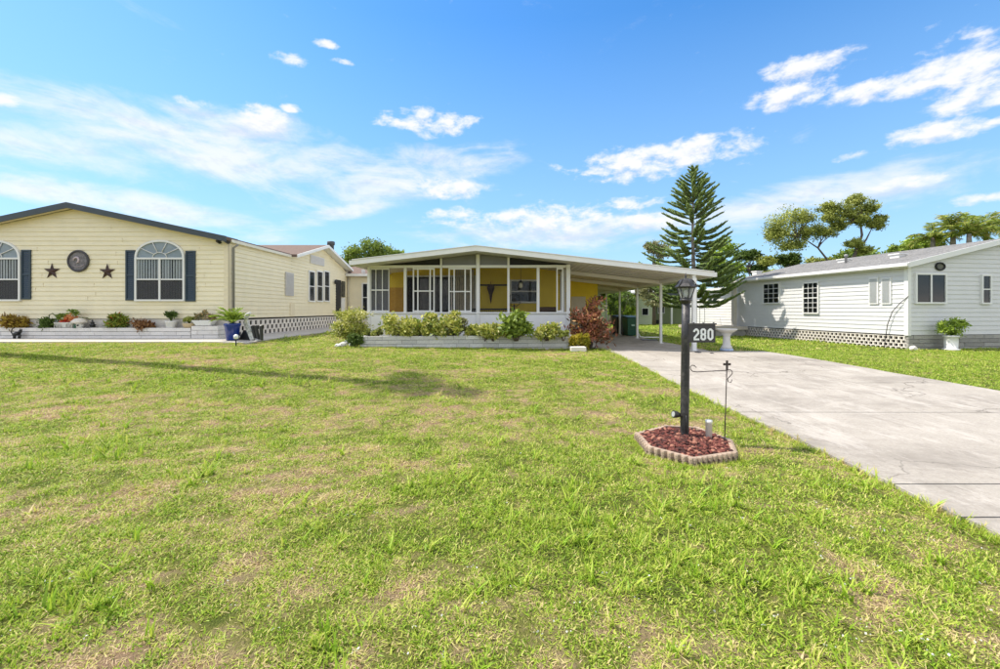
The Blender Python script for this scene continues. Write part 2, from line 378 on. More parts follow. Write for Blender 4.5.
def crown_pts(clumps, nsub, nleaf, rng=RNG, sub_r=0.28, shell=0.5):
    """points for leaves: each clump is (x,y,z,rx,ry,rz); sub-clumps near its surface"""
    P = []; T = []
    for (x, y, z, rx, ry, rz) in clumps:
        for _ in range(nsub):
            d = unit(rng.normal(size=3)); r = rng.uniform(shell, 1.0)
            c = np.array([x, y, z]) + d * r * np.array([rx, ry, rz])
            k = (rx + ry + rz) / 3 * sub_r * rng.uniform(0.6, 1.4)
            q = rng.normal(size=(nleaf, 3)) * k * np.array([0.62, 0.62, 0.42]) + c
            P.append(q); T.append(np.full(nleaf, rng.uniform(0.1, 0.9)) + rng.normal(size=nleaf) * 0.15)
    return np.concatenate(P), np.concatenate(T)

# ---------------------------------------------------------------- wall frames
class Frame:
    """local house frame: origin at a corner, u along the front, v into depth"""
    def __init__(s, X, Y, th, z0):
        s.o = Vector((X, Y, z0)); s.th = th; s.c, s.s = math.cos(th), math.sin(th)
    def front(s, px, py, v=0.0):
        # world = o + u*(c,s) + v*(-s,c)
        k = (px - CX) / F
        ox, oy = s.o.x - v * s.s, s.o.y + v * s.c
        u = (k * oy - ox) / (s.c - k * s.s); D = oy + u * s.s
        return u, 1.5 + (HY - py) / F * D - s.o.z
    def side(s, px, py, u=0.0):
        k = (px - CX) / F; ox, oy = s.o.x + u * s.c, s.o.y + u * s.s
        v = (k * oy - ox) / (-s.s - k * s.c); D = oy + v * s.c
        return v, 1.5 + (HY - py) / F * D - s.o.z
def T_front(v=0.0): return lambda u, z, d: (u, v - d, z)
def T_left(u=0.0): return lambda v, z, d: (u - d, v, z)      # wall facing local -x
def T_right(u=0.0): return lambda v, z, d: (u + d, v, z)     # wall facing local +x
def lap_wall(T, span, z0, z1, pitch=0.13, t=0.016, mi=0, mb=None):
    """lapped siding: span(z) -> (a, b) gives the wall's extent at height z"""
    mb = mb or MB(); n = max(1, round((z1 - z0) / pitch)); p = (z1 - z0) / n
    for i in range(n):
        a, b = z0 + i * p, z0 + (i + 1) * p
        (l0, r0), (l1, r1) = span(a), span(b)
        if r0 - l0 <= 0.01: continue
        if r1 < l1: l1 = r1 = (l1 + r1) / 2
        mb.add([T(l0, a, t), T(r0, a, t), T(r1, b, 0.002), T(l1, b, 0.002)], [(0, 1, 2, 3)], mi)
        mb.add([T(l0, a, 0), T(r0, a, 0), T(r0, a, t), T(l0, a, t)], [(0, 1, 2, 3)], mi)
    return mb
def window(parent, T, u0, u1, z0, z1, cols=1, rail=True, blinds=True, grid=None, fm=None, fw=0.05, pane_m=None, d=0.05, name='window', dark=True):
    d = d + .02
    """framed window proud of the siding: frame, panes, blinds and a dark back"""
    fm = fm or trimw; mb = MB()
    mb.mbox(T, u0 - fw, u1 + fw, z1, z1 + fw, 0, d); mb.mbox(T, u0 - fw, u1 + fw, z0 - fw, z0, 0, d + 0.01)
    mb.mbox(T, u0 - fw, u0, z0, z1, 0, d - .002); mb.mbox(T, u1, u1 + fw, z0, z1, 0, d - .002)
    mb.mbox(T, u0 - .001, u1 + .001, z0, z1, 0.0, 0.031, 1)
    cw = (u1 - u0) / cols; zm = (z0 + z1) / 2
    for i in range(1, cols): mb.mbox(T, u0 + i * cw - fw * .5, u0 + i * cw + fw * .5, z0, z1, 0.02, d - .004)
    if rail: mb.mbox(T, u0, u1, zm - .02, zm + .02, 0.02, d - .008)
    w = mb.build(name, [fm, darkm], parent)
    if grid:
        g = MB(); nx, nz = grid
        for c in range(cols):
            for i in range(1, nx):
                x = u0 + c * cw + cw * i / nx; g.mbox(T, x - .009, x + .009, z0, z1, .051, .060)
        for j in range(1, nz):
            z = z0 + (z1 - z0) * j / nz; g.mbox(T, u0, u1, z - .009, z + .009, .0505, .059)
        g.build('window_grid', fm, w)
    if blinds:
        b = MB(); n = int((u1 - u0) / 0.085)
        for i in range(n):
            x = u0 + (i + .5) * (u1 - u0) / n; k = random.uniform(.022, .036)
            b.quad(T(x - k, z0 + .03, .033), T(x + k, z0 + .03, .039), T(x + k, z1 - .01, .039), T(x - k, z1 - .01, .033))
        b.build('blind', blindm, w)
    for c in range(cols):
        for (a, b2) in (((z0, zm - .02), (zm + .02, z1)) if rail else ((z0, z1),)):
            p = MB(); p.mbox(T, u0 + c * cw + .01, u0 + (c + 1) * cw - .01, a, b2, .046, .048)
            p.build('pane', pane_m or glass, w)
    return w
def lattice(T, u0, u1, z0, z1, mi=0, rows=4, unit_=0.34, th=0.08, hole=0.12):
    """breeze-block skirt: staggered blocks with square openings between"""
    mb = MB(); rh = (z1 - z0) / (rows * 2 + 1)
    for r in range(rows + 1):
        z = z0 + r * 2 * rh; mb.mbox(T, u0, u1, z, z + rh * .42, -th, 0)
    n = int((u1 - u0) / unit_ * 2)
    for r in range(rows):
        z = z0 + r * 2 * rh + rh * .42
        for i in range(-1, n + 1):
            a = u0 + (i + (r % 2) * .5) * (u1 - u0) / n; b = a + (u1 - u0) / n - hole
            a = max(a, u0); b = min(b, u1)
            if b - a > .02: mb.mbox(T, a, b, z - .002, z + rh * 1.58 + .002, -th, -.004)
    return mb

# ================================================================ THE GROUND
def Lx(y): return np.interp(y, [-8, 2.7, 5, 8.6, 12.2, 13.2], [3.15, 3.25, 3.42, 3.3, 3.2, 3.0])
def Mx(y): return np.interp(y, [-8, 6, 9, 13.2], [7.6, 7.2, 6.7, 6.45])
def Rx(y): return np.interp(y, [-8, 7.4, 9, 13.0], [9.3, 8.85, 8.6, 8.15])
SP = []      # (kind, x, y, radius, weight): patches seen in the lawn
for px, py, rx, w in [(60,405,70,.9),(170,398,60,.6),(130,425,70,.5),(35,440,30,.5),(470,415,45,.9),(560,440,25,.6),(385,412,25,.7),(430,470,30,.6),(575,475,30,.7),(250,565,45,.7),
                      (205,640,30,.7),(60,575,25,.5),(340,548,26,.7),(520,425,30,.5),(440,590,50,.5),(330,450,60,.4),(620,600,30,.5),(700,600,30,.4),(220,420,40,.6),(300,390,50,.4),(480,650,30,.5),(850,600,60,.35),(590,445,20,.6)]:
    p = G(px, py); SP.append((1, p.x, p.y, rx / F * p.y, w))
for px, py, rx, w in [(560,520,110,.9),(720,560,110,.6),(100,455,50,.8),(60,595,50,1.0),(700,500,50,.7),(640,540,120,.7),(230,380,90,.5),(600,478,45,.8),(470,500,60,.5),(400,545,60,.6),(860,500,50,.5),
                      (140,378,120,.3),(620,560,60,.6),(540,400,40,.3),(320,520,50,.4),(180,520,60,.3),(500,460,40,.5)]:
    p = G(px, py); SP.append((-1, p.x, p.y, rx / F * p.y, w))
def dryness(x, y):
    d = 0.355 + 0.8 * (fbm(x * 0.55, y * 0.8, 3, 5) - 0.5) + 1.3 * (fbm(x * 2.1, y * 2.9, 21, 5) - 0.5) + 1.5 * (fbm(x * 8, y * 9, 41, 3) - .5)
    for k, cx, cy, r, w in SP:
        q = ((x - cx) / r) ** 2 + ((y - cy) / (r * 0.8)) ** 2
        d = d + k * w * 0.30 * np.exp(-q) * (1 if k < 0 else (.4 + 1.2 * fbm(x * 3, y * 4, 90, 3)))
    return np.where(x > Rx(y), d - .42, np.where(y > 16, d - .25, d))
def lush(x, y):
    d = 0.6 * (fbm(x * 1.1 + 9, y * 1.4, 61, 4) - 0.50) + 1.3 * (fbm(x * 4 + 3, y * 5, 71, 3) - .5)
    for k, cx, cy, r, w in SP:
        if k < 0: d = d + w * 0.30 * np.exp(-(((x - cx) / r) ** 2 + ((y - cy) / (r * 0.7)) ** 2))
    return d

def build_ground():
    xs = np.concatenate([[-900, -500, -250, -120, -70, -45, -32, -25, -20], np.arange(-17, 17.01, 0.11), [20, 25, 32, 45, 70, 120, 250, 500, 900]])
    ys = np.concatenate([[-600, -200, -60, -20, -8, -3, 0], np.arange(0.6, 15.0, 0.09), np.arange(15.2, 30, .6), [34, 40, 50, 70, 100, 200, 500, 1200]])
    X, Y = np.meshgrid(xs, ys)
    Z = gz(X, Y) + np.where((np.abs(X) < 17) & (Y > .5) & (Y < 15), (fbm(X * 3, Y * 3, 7, 4) - .5) * .035, 0)
    on_drive = (X > Lx(Y) + .05) & (X < Rx(Y) - .05) & (Y < 13.3); Z = np.where(on_drive, gz(X, Y) - .04, Z)
    v = np.stack([X, Y, Z], -1).reshape(-1, 3); nx = len(xs); ny = len(ys)
    i, j = np.meshgrid(np.arange(nx - 1), np.arange(ny - 1)); a = (j * nx + i).ravel()
    f = np.stack([a, a + 1, a + nx + 1, a + nx], 1)
    m, N, L, P = new_mat('turf_and_soil')
    at = N.new('ShaderNodeAttribute'); at.attribute_name = 'tint'
    tc = N.new('ShaderNodeTexCoord')
    def noi(sc, det=6, r=.65):
        n = N.new('ShaderNodeTexNoise'); n.inputs['Scale'].default_value = sc; n.inputs['Detail'].default_value = det; n.inputs['Roughness'].default_value = r
        L.new(tc.outputs['Object'], n.inputs['Vector']); return n.outputs[0]
    n1, n2 = noi(16), noi(70, 4)
    a1 = N.new('ShaderNodeMath'); a1.operation = 'MULTIPLY_ADD'; L.new(n1, a1.inputs[0]); a1.inputs[1].default_value = 1.1; L.new(at.outputs['Fac'], a1.inputs[2])
    a2 = N.new('ShaderNodeMath'); a2.operation = 'MULTIPLY_ADD'; L.new(n2, a2.inputs[0]); a2.inputs[1].default_value = .7; L.new(a1.outputs[0], a2.inputs[2])
    mr = N.new('ShaderNodeMapRange'); L.new(a2.outputs[0], mr.inputs[0]); mr.inputs[1].default_value = .85; mr.inputs[2].default_value = 1.85
    cr = N.new('ShaderNodeValToRGB'); L.new(mr.outputs[0], cr.inputs[0]); E = cr.color_ramp.elements
    E[0].color = (0.12, 0.15, 0.03, 1); E[1].color = (0.36, 0.24, 0.15, 1); E[1].position = 1.0
    for p, c in ((.35, (0.22, 0.22, 0.06, 1)), (.62, (0.32, 0.26, 0.13, 1))):
        e = E.new(p); e.color = c
    L.new(cr.outputs[0], P.inputs['Base Color']); P.inputs['Roughness'].default_value = 1; P.inputs['Specular IOR Level'].default_value = .1
    b = N.new('ShaderNodeBump'); b.inputs['Strength'].default_value = 1; b.inputs['Distance'].default_value = .05
    L.new(n2, b.inputs['Height']); L.new(b.outputs[0], P.inputs['Normal'])
    me = np_mesh('ground', v, f, m, dryness(v[:, 0], v[:, 1]), True)
    o = bpy.data.objects.new('ground', me); C.objects.link(o); tag(o, 'patchy lawn ground of thin grass and bare sandy soil', kind='structure')
build_ground()

def concrete():
    m, N, L, P = new_mat('weathered_concrete')
    tc = N.new('ShaderNodeTexCoord'); oi = N.new('ShaderNodeObjectInfo')
    def noi(sc, det, r, sy=1.0, dist=0):
        mp = N.new('ShaderNodeMapping'); mp.inputs['Scale'].default_value = (sc, sc * sy, sc); L.new(tc.outputs['Object'], mp.inputs[0])
        n = N.new('ShaderNodeTexNoise'); n.inputs['Scale'].default_value = 1; n.inputs['Detail'].default_value = det; n.inputs['Roughness'].default_value = r; n.inputs['Distortion'].default_value = dist
        L.new(mp.outputs[0], n.inputs['Vector']); return n.outputs[0]
    def rng_(v, a, b, c=0.0, d=1.0):
        r = N.new('ShaderNodeMapRange'); L.new(v, r.inputs[0]); r.inputs[1].default_value = a; r.inputs[2].default_value = b; r.inputs[3].default_value = c; r.inputs[4].default_value = d; return r.outputs[0]
    def mix(f, a, b):
        x = N.new('ShaderNodeMixRGB'); L.new(f, x.inputs[0])
        for i, v in ((1, a), (2, b)):
            if isinstance(v, tuple): x.inputs[i].default_value = (*v, 1)
            else: L.new(v, x.inputs[i])
        return x.outputs[0]
    c = mix(rng_(noi(1.6, 8, .7), .35, .65), (0.365, 0.335, 0.29), (0.445, 0.41, 0.36))
    c = mix(rng_(noi(0.42, 7, .72, 1.7, .6), .49, .66, 0, .8), c, (0.20, 0.18, 0.155))
    c = mix(rng_(noi(3.2, 8, .75, .35), .54, .72, 0, .5), c, (0.20, 0.18, 0.155))
    c = mix(rng_(noi(45, 6, .8), .40, .68, 0, .65), c, (0.25, 0.22, 0.19))
    c = mix(rng_(noi(9, 7, .8, .5), .56, .66, 0, .55), c, (0.20, 0.175, 0.15))
    c = mix(rng_(noi(2.2, 8, .8, .3), .52, .60, 0, .4), c, (0.55, 0.51, 0.46))
    # hairline cracks
    mp = N.new('ShaderNodeMapping'); L.new(tc.outputs['Object'], mp.inputs[0])
    nn = N.new('ShaderNodeTexNoise'); nn.inputs['Scale'].default_value = 2.5; nn.inputs['Detail'].default_value = 6; L.new(tc.outputs['Object'], nn.inputs['Vector'])
    va = N.new('ShaderNodeVectorMath'); va.operation = 'MULTIPLY_ADD'; L.new(nn.outputs['Color'], va.inputs[0]); va.inputs[1].default_value = (.5, .5, .5); L.new(tc.outputs['Object'], va.inputs[2])
    vo = N.new('ShaderNodeTexVoronoi'); vo.feature = 'DISTANCE_TO_EDGE'; vo.inputs['Scale'].default_value = .42; L.new(va.outputs[0], vo.inputs['Vector'])
    msk = rng_(noi(.5, 3, .5), .46, .56)
    ck = N.new('ShaderNodeMath'); ck.operation = 'MULTIPLY'; L.new(rng_(vo.outputs['Distance'], .0, .006, .75, 0), ck.inputs[0]); L.new(msk, ck.inputs[1])
    c = mix(ck.outputs[0], c, (0.07, 0.06, 0.05))
    L.new(c, P.inputs['Base Color']); P.inputs['Roughness'].default_value = .93; P.inputs['Specular IOR Level'].default_value = .25
    b = N.new('ShaderNodeBump'); b.inputs['Strength'].default_value = .35; b.inputs['Distance'].default_value = .008
    L.new(noi(90, 4, .7), b.inputs['Height']); L.new(b.outputs[0], P.inputs['Normal'])
    MATS['concrete'] = m; return m
conc = concrete()
concp = mat('pale_path_concrete', (0.48, 0.45, 0.40), 0.9, 0.1, 3, 0.4, 60, dirt=(0.36, 0.33, 0.28), dirt_amt=0.5, dscale=1.5)
def slab(name, xa, xb, y0, y1, m_, parent, h=0.03, g=0.010, jag=0.02):
    nx = 8; ny = max(2, int((y1 - y0) / .3)); V = []; fs = []
    for j in range(ny + 1):
        y = y0 + g + (y1 - y0 - 2 * g) * j / ny; a, b = float(xa(y)) + g, float(xb(y)) - g
        for i in range(nx + 1):
            x = a + (b - a) * i / nx + (random.uniform(-jag, jag) if i in (0, nx) else 0)
            V.append((x, y, float(gz(x, y)) + h))
    for j in range(ny):
        for i in range(nx):
            a = j * (nx + 1) + i; fs.append((a, a + 1, a + nx + 2, a + nx + 1))
    mb = MB(); mb.add(V, fs)
    rim = [i for i in range(nx + 1)] + [j * (nx + 1) + nx for j in range(1, ny + 1)] + [ny * (nx + 1) + i for i in range(nx - 1, -1, -1)] + [j * (nx + 1) for j in range(ny - 1, 0, -1)]
    low = [(V[i][0], V[i][1], V[i][2] - .09) for i in rim]; n = len(rim)
    mb.add([V[i] for i in rim] + low, [(i, n + i, n + (i + 1) % n, (i + 1) % n) for i in range(n)])
    return mb.build(name, m_, parent)
drive = empty('driveway', (0, 0, 0)); tag(drive, 'long stained concrete driveway running back into the carport', kind='structure')
yb = [-7, -3.5, 0, 2.98, 3.55, 6.0, 9.2, 13.05]
for a, b in zip(yb[:-1], yb[1:]): slab('slab', Lx, Mx, a, b, conc, drive)
yb = [-7, -2.5, 2.0, 5.2, 8.1, 10.9, 13.0]
for a, b in zip(yb[:-1], yb[1:]): slab('slab', Mx, Rx, a, b, conc, drive)
yb = [13.05, 16.3, 19.6, 22.9, 26.2]
for a, b in zip(yb[:-1], yb[1:]): slab('slab', lambda y: 2.35 + .55 * max(0, 1 - (y - 13.05) / .6), lambda y: 6.52, a, b, conc, drive)
walk = empty('path', (0, 0, 0)); tag(walk, 'pale concrete path wrapping the cream house in front and along its side', kind='structure')
xsb = [-22, -19.6, -17.2, -14.8, -12.4, -10.0, -7.1]
for a, b in zip(xsb[:-1], xsb[1:]): slab('slab', lambda y, a=a: a, lambda y, b=b: b, 11.85, 12.95, concp, walk, h=.035)
yb = [12.95, 15.4, 17.8, 20.2, 22.6, 25]
for a, b in zip(yb[:-1], yb[1:]): slab('slab', lambda y: -8.75, lambda y: -7.1, a, b, concp, walk, h=.035)

# ================================================================ MAIN HOUSE WITH SCREENED PORCH AND CARPORT
MF = Frame(-4.5, 14.3, R(-1.0), 0.30)
UW = MF.front(569, 300)[0]
house = empty('house', MF.o, MF.th, 'white house with screened front porch, yellow inner walls and attached carport', 'house')
H = {}
Tf = T_front(0)
zr = MF.front(440, 266.5)[1]; zs = MF.front(440, 312.5)[1]     # rail and sill heights
mb = MB(); mb.box(0, 0, -.25, UW, .12, zs - .04); mb.build('knee_wall', kneew, house)
mb = MB(); mb.box(-.03, -.05, zs - .04, UW + .03, .15, zs + .015); mb.build('sill', trimw, house, bevel=.006)
mb = MB(); mb.box(0, .0, zr - .045, UW, .1, zr + .045); mb.build('top_rail', trimw, house, bevel=.005)
def roof_z(u):          # underside of the roof at local u
    up = MF.front(478, 250)[0]
    zp = MF.front(478, 249, -1.0)[1] - .01
    return zp - abs(u - up) * .112
UP = MF.front(478, 250)[0]
def post(px0, px1, z0, z1, v0=-.02, v1=.11, name='post'):
    a, b = MF.front(px0, 300)[0], MF.front(px1, 300)[0]
    mb = MB(); mb.box(a, v0, z0, b, v1, z1); return mb.build(name, trimw, house, bevel=.006)
post(367.6, 370.2, -.25, roof_z(0) - .03, -.03, .13)
post(403.8, 406.4, zs, zr - .03); post(440.2, 441.9, zs, roof_z(MF.front(441, 300)[0]) - .01)
post(476.2, 479.8, -.2, roof_z(UP) - .03, -.04, .12); post(507.3, 509.6, zs, roof_z(MF.front(508, 300)[0]) - .01)
post(536.7, 539.5, zs, zr - .03); post(566.3, 570.2, -.25, roof_z(UW) - .03, -.04, .13)
# sliding screen frames
def sash(pxs, rail_y=None, v=.03, th=.022):
    us = [MF.front(p, 300)[0] for p in pxs]; mb = MB()
    for u in us: mb.box(u - th, v, zs + .015, u + th, v + .035, zr - .045)
    mb.box(us[0], v + .004, zs + .02, us[-1], v + .03, zs + .07); mb.box(us[0], v + .004, zr - .1, us[-1], v + .03, zr - .05)
    if rail_y:
        z = MF.front(440, rail_y)[1]; mb.box(us[0], v - .004, z - .02, us[-1], v + .03, z + .02)
    return mb.build('sash', trimw, house, bevel=.003)
sash([413.2, 417.6, 430, 433.8], 291); sash([449, 454, 465, 470.8], 291.5); sash([557.2, 562.8])
sash([370.6, 375.5, 382, 388.5], 290, th=.012)
# screens (one per bay) and gray film in the gable; dark gable sheets stand for shaded openings
bays = [370.2, 403.8, 441, 477.5, 508.4, 538, 566.5]
for a, b in zip(bays[:-1], bays[1:]):
    ua, ub = MF.front(a, 300)[0], MF.front(b, 300)[0]; mb = MB(); mb.box(ua + .02, .068, zs + .01, ub - .02, .071, zr - .03); mb.build('screen_panel', screen, house)
mb = MB(); a, b = MF.front(370.3, 300)[0], MF.front(389, 300)[0]; mb.box(a, .08, zs + .01, b, .084, zr - .04); mb.build('gray_film', screen_mat('gray_film', (0.20, 0.20, 0.215), .85), house)
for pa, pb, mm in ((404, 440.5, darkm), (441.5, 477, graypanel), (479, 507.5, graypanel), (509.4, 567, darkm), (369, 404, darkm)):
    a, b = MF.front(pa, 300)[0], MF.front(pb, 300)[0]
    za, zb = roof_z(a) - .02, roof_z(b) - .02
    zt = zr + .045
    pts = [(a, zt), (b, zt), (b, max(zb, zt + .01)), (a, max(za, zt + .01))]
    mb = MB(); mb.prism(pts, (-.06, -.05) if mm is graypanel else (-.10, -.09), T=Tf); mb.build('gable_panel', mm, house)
# roof: two aluminium slopes with fascia, running back over house and carport
U0 = MF.front(352.3, 262, -1.0)[0]; U1 = MF.front(713.5, 273, -1.0)[0]; V0, V1 = -1.0, 17.0
def slope(ua, ub, name):
    mb = MB(); za, zb = roof_z(ua), roof_z(ub)
    n = max(2, int(abs(ub - ua) / .6))
    mb.hexa([(ua, V0 + .02, za), (ub, V0 + .02, zb), (ub, V1, zb), (ua, V1, za)], [(ua, V0 + .02, za + .09), (ub, V0 + .02, zb + .09), (ub, V1, zb + .09), (ua, V1, za + .09)])
    for i in range(n + 1):
        u = ua + (ub - ua) * i / n; z = roof_z(u) + .09
        mb.box(u - .012, V0 + .1, z - .01, u + .012, V1, z + .03)
    return mb.build(name, alum, house)
slope(U0, UP, 'roof_panel'); slope(UP, U1, 'roof_panel')
mb = MB()
for ua, ub in ((U0, UP), (UP, U1)):
    za, zb = roof_z(ua), roof_z(ub)
    mb.hexa([(ua, V0 - .045, za - .05), (ub, V0 - .045, zb - .05), (ub, V0 + .018, zb - .05), (ua, V0 + .018, za - .05)], [(ua, V0 - .045, za + .10), (ub, V0 - .045, zb + .10), (ub, V0 + .018, zb + .10), (ua, V0 + .018, za + .10)])
    mb.hexa([(ua, V0 - .07, za + .102), (ub, V0 - .07, zb + .102), (ub, V0 + .03, zb + .102), (ua, V0 + .03, za + .102)], [(ua, V0 - .07, za + .125), (ub, V0 - .07, zb + .125), (ub, V0 + .03, zb + .125), (ua, V0 + .03, za + .125)])
mb.build('fascia', white, house)
for u in (U0, U1):
    mb = MB(); z = roof_z(u); sgn = 1 if u > 0 else -1
    mb.box(min(u, u + .09 * sgn), V0 - .04, z - .05, max(u, u + .09 * sgn), V1, z + .09); mb.build('gutter', white, house)
# carport ceiling pans and beams
mb = MB(); n = 24; ua0 = UW + .12
for i in range(n):
    a = ua0 + (U1 - .1 - ua0) * i / n; b = ua0 + (U1 - .1 - ua0) * (i + 1) / n
    mb.quad((a, V0 + .05, roof_z(a) - .012), (b - .03, V0 + .05, roof_z(b) - .012), (b - .03, V1, roof_z(b) - .012), (a, V1, roof_z(a) - .012))
    mb.box(b - .028, V0 + .05, roof_z(b) - .035, b - .004, V1, roof_z(b) - .008)
mb.build('ceiling_panel', ceilm, house)
pu = [MF.front(694, 300, -1.02)[0]]
PV = [-.95, 1.9, 4.8, 7.75, 10.7]; PU = MF.front(694, 300, -.95)[0]
for k, v in enumerate(PV):
    mb = MB(); w_ = .06 if k == 0 else .045
    wo = MF.o + Vector((PU, v, 0)); base = float(gz(wo.x, wo.y)) + .03 - MF.o.z
    mb.box(PU - w_, v - w_, base, PU + w_, v + w_, roof_z(PU) - .15); mb.box(PU - w_ - .04, v - w_ - .04, base, PU + w_ + .04, v + w_ + .04, base + .012)
    mb.build('carport_post', trimw, house, bevel=.005)
    if k in (1, 2, 3):
        mb = MB(); mb.hexa([(UW + .1, v - .05, roof_z(UW + .1) - .17), (PU, v - .05, roof_z(PU) - .17), (PU, v + .05, roof_z(PU) - .17), (UW + .1, v + .05, roof_z(UW + .1) - .17)],
                           [(UW + .1, v - .05, roof_z(UW + .1) - .04), (PU, v - .05, roof_z(PU) - .04), (PU, v + .05, roof_z(PU) - .04), (UW + .1, v + .05, roof_z(UW + .1) - .04)]); mb.build('beam', ceilm, house)
mb = MB(); mb.box(PU - .05, V0 + .03, roof_z(PU) - .15, PU + .05, V1 - .1, roof_z(PU) - .04); mb.build('beam', trimw, house)
# spotlight under the fascia and porch shell
PB = 2.6     # porch depth
fz = .32
mb = MB(); mb.box(.02, .13, -.2, UW - .02, PB + .3, fz); mb.build('porch_floor', concp, house)
lap_wall(T_front(PB), lambda z: (0.0, UW), fz, roof_z(UP), .2, .02).build('inner_wall', yellow, house)
mb = MB(); mb.quad((.0, .15, roof_z(0) - .02), (UP, .15, roof_z(UP) - .02), (UP, PB, roof_z(UP) - .02), (0, PB, roof_z(0) - .02)); mb.quad((UP, .15, roof_z(UP) - .02), (UW, .15, roof_z(UW) - .02), (UW, PB, roof_z(UW) - .02), (UP, PB, roof_z(UP) - .02)); mb.build('porch_ceiling', ceilm, house)
# sliding doors and window at the back of the porch
def bu(px): return MF.front(px, 300, PB)[0]
def bz(py): return MF.front(450, py, PB)[1]
Tb = T_front(PB)
def back_panel(pa, pb, ya, yb_, mm, name, d=(.03, .06)):
    mb = MB(); mb.mbox(Tb, bu(pa), bu(pb), bz(yb_), bz(ya), *d); return mb.build(name, mm, house)
sd = back_panel(407, 475, 277, 322, darkm, 'sliding_door')
mb = MB()
for p in (406.5, 430, 452, 475.2): mb.mbox(Tb, bu(p) - .03, bu(p) + .03, bz(322), bz(276.5), .062, .09)
mb.mbox(Tb, bu(406), bu(476), bz(277), bz(275.5), .061, .092); mb.build('door_frame', white, sd)
mb = MB(); mb.mbox(Tb, bu(408), bu(474), bz(321), bz(278), .064, .068); mb.build('pane', darkglass, sd)
c = MB()
for i in range(10): a = bu(456) + .075 * i; c.mbox(Tb, a, a + .06, bz(321), bz(270), .1 + .02 * (i % 2), .125 + .02 * (i % 2))
c.build('curtain', mat('beige_curtain', (.5, .45, .36), .9, .1), house)
window(house, Tb, bu(511.5), bu(537.5), bz(301.5), bz(281.5), 1, True, False, fw=.07, pane_m=darkglass)
mb = MB(); mb.mbox(Tb, bu(476.5), bu(509), bz(286), bz(284.5), .03, .07); mb.build('wall_rail', darkm, house)
# right side: side window of the porch, yellow store room in the carport
Tr = T_right(UW - .06)
lap_wall(T_right(UW), lambda z: (PB, 15.5), -.2, roof_z(UW) - .01, .2, .02).build('side_wall', yellow, house)
mb = MB(); mb.box(UW - .1, .1, -.2, UW - .02, PB, roof_z(UW)); mb.build('porch_end_wall', kneew, house) if False else None
mb = MB(); mb.box(UW - .08, .13, -.2, UW, PB, zs); mb.build('side_knee_wall', kneew, house)
mb = MB()
for v in (.9, 1.75): mb.box(UW - .07, v, zs, UW - .01, v + .06, zr)
mb.box(UW - .07, .1, zr - .04, UW - .01, PB, zr + .04); mb.build('side_frame', trimw, house)
mb = MB(); mb.box(-.0, .13, -.2, .08, PB, zs); mb.build('side_knee_wall', kneew, house)
mb = MB(); mb.box(0.01, .13, zr - .04, .07, PB, zr + .04)
for v in (.9, 1.75): mb.box(.01, v, zs, .07, v + .06, zr - .04)
mb.build('side_frame', trimw, house)
lap_wall(T_left(0), lambda z: (PB, 15.5), -.2, roof_z(0) - .01, .2, .02).build('side_wall', white, house)
mb = MB(); mb.box(.03, PB, -.2, UW - .03, PB + .04, .3); mb.build('base_wall', white, house); mb = MB(); mb.box(.03, 15.4, -.2, UW - .03, 15.5, roof_z(0)); mb.build('rear_wall', white, house)
SV = 5.0
s0 = UW + .03; s1 = MF.front(597.5, 300, SV)[0]
lap_wall(T_front(SV), lambda z: (s0, s1), -.1, roof_z(s0) - .05, .2, .02).build('store_room_wall', yellow, house)
lap_wall(T_right(s1), lambda z: (SV, SV + 2.6), -.1, roof_z(s1) - .05, .2, .02).build('store_room_wall', yellow, house)
Ts = T_front(SV); a, b = MF.front(572, 300, SV)[0], MF.front(584.5, 300, SV)[0]; zt = MF.front(580, 297.5, SV)[1]
mb = MB(); mb.mbox(Ts, a - .04, b + .04, -.08, zt + .04, .02, .05); ds = mb.build('store_room_door', mat('beige_door', (.60, .54, .44), .5, .04), house)
mb = MB(); mb.mbox(Ts, a + .1, b - .1, .15, .9, .05, .06); mb.mbox(Ts, a + .1, b - .1, 1.0, zt - .15, .05, .06); mb.build('door_panel', MATS['beige_door'], ds)

# porch contents
def wl(u, v, z): return MF.o + Vector((u * MF.c - v * MF.s, u * MF.s + v * MF.c, z))
seat = empty('bench', wl(bu(492), 1.7, fz), MF.th, 'dark wicker loveseat behind the porch screen under the hanging wall ornament', 'bench')
mb = MB(); mb.box(-.75, -.3, .18, .75, .35, .42); mb.build('seat', darkm, seat, bevel=.03)
mb = MB()
for i in range(22): x = -.74 + i * 1.48 / 21; mb.box(x - .012, .3, .42, x + .012, .33, .9)
mb.box(-.76, .29, .88, .76, .35, .94); mb.build('backrest', darkm, seat)
for x in (-.7, .7):
    mb = MB(); mb.box(x - .04, -.3, 0, x + .04, .3, .18); mb.box(x - .05, -.3, .42, x + .05, .32, .66); mb.build('armrest', darkm, seat)
hang = MB(); hang.tube([(0, 0, .1), (0, 0, 0)], .012, 6); hang.lathe([(.02, 0), (.12, -.05), (.15, -.15), (.11, -.28), (.06, -.42), (.04, -.6), (.01, -.75)], n=10)
o = hang.build('wall_ornament', mat('dark_brown', (.05, .025, .015), .7, .3)); o.location = wl(bu(491), PB - .19, bz(284.5)); tag(o, 'dark tapering ornament hanging on the yellow porch wall', 'ornament')
lampo = empty('hanging_lamp', wl(bu(522.5) - .1, 1.6, MF.front(522, 285, 1.6)[1]), 0, 'small white lantern hanging before the porch window', 'lamp')
mb = MB(); mb.tube([(0, 0, .16), (0, 0, 1.05)], .006, 5); mb.lathe([(.02, .18), (.09, .1), (.09, .08)], n=10); mb.build('cap', blackpl, lampo)
mb = MB(); mb.lathe([(.06, .08), (.075, -.02), (.06, -.1), (.02, -.12)], n=10); mb.build('shade', mat('milk_glass', (.8, .75, .6), .3), lampo)
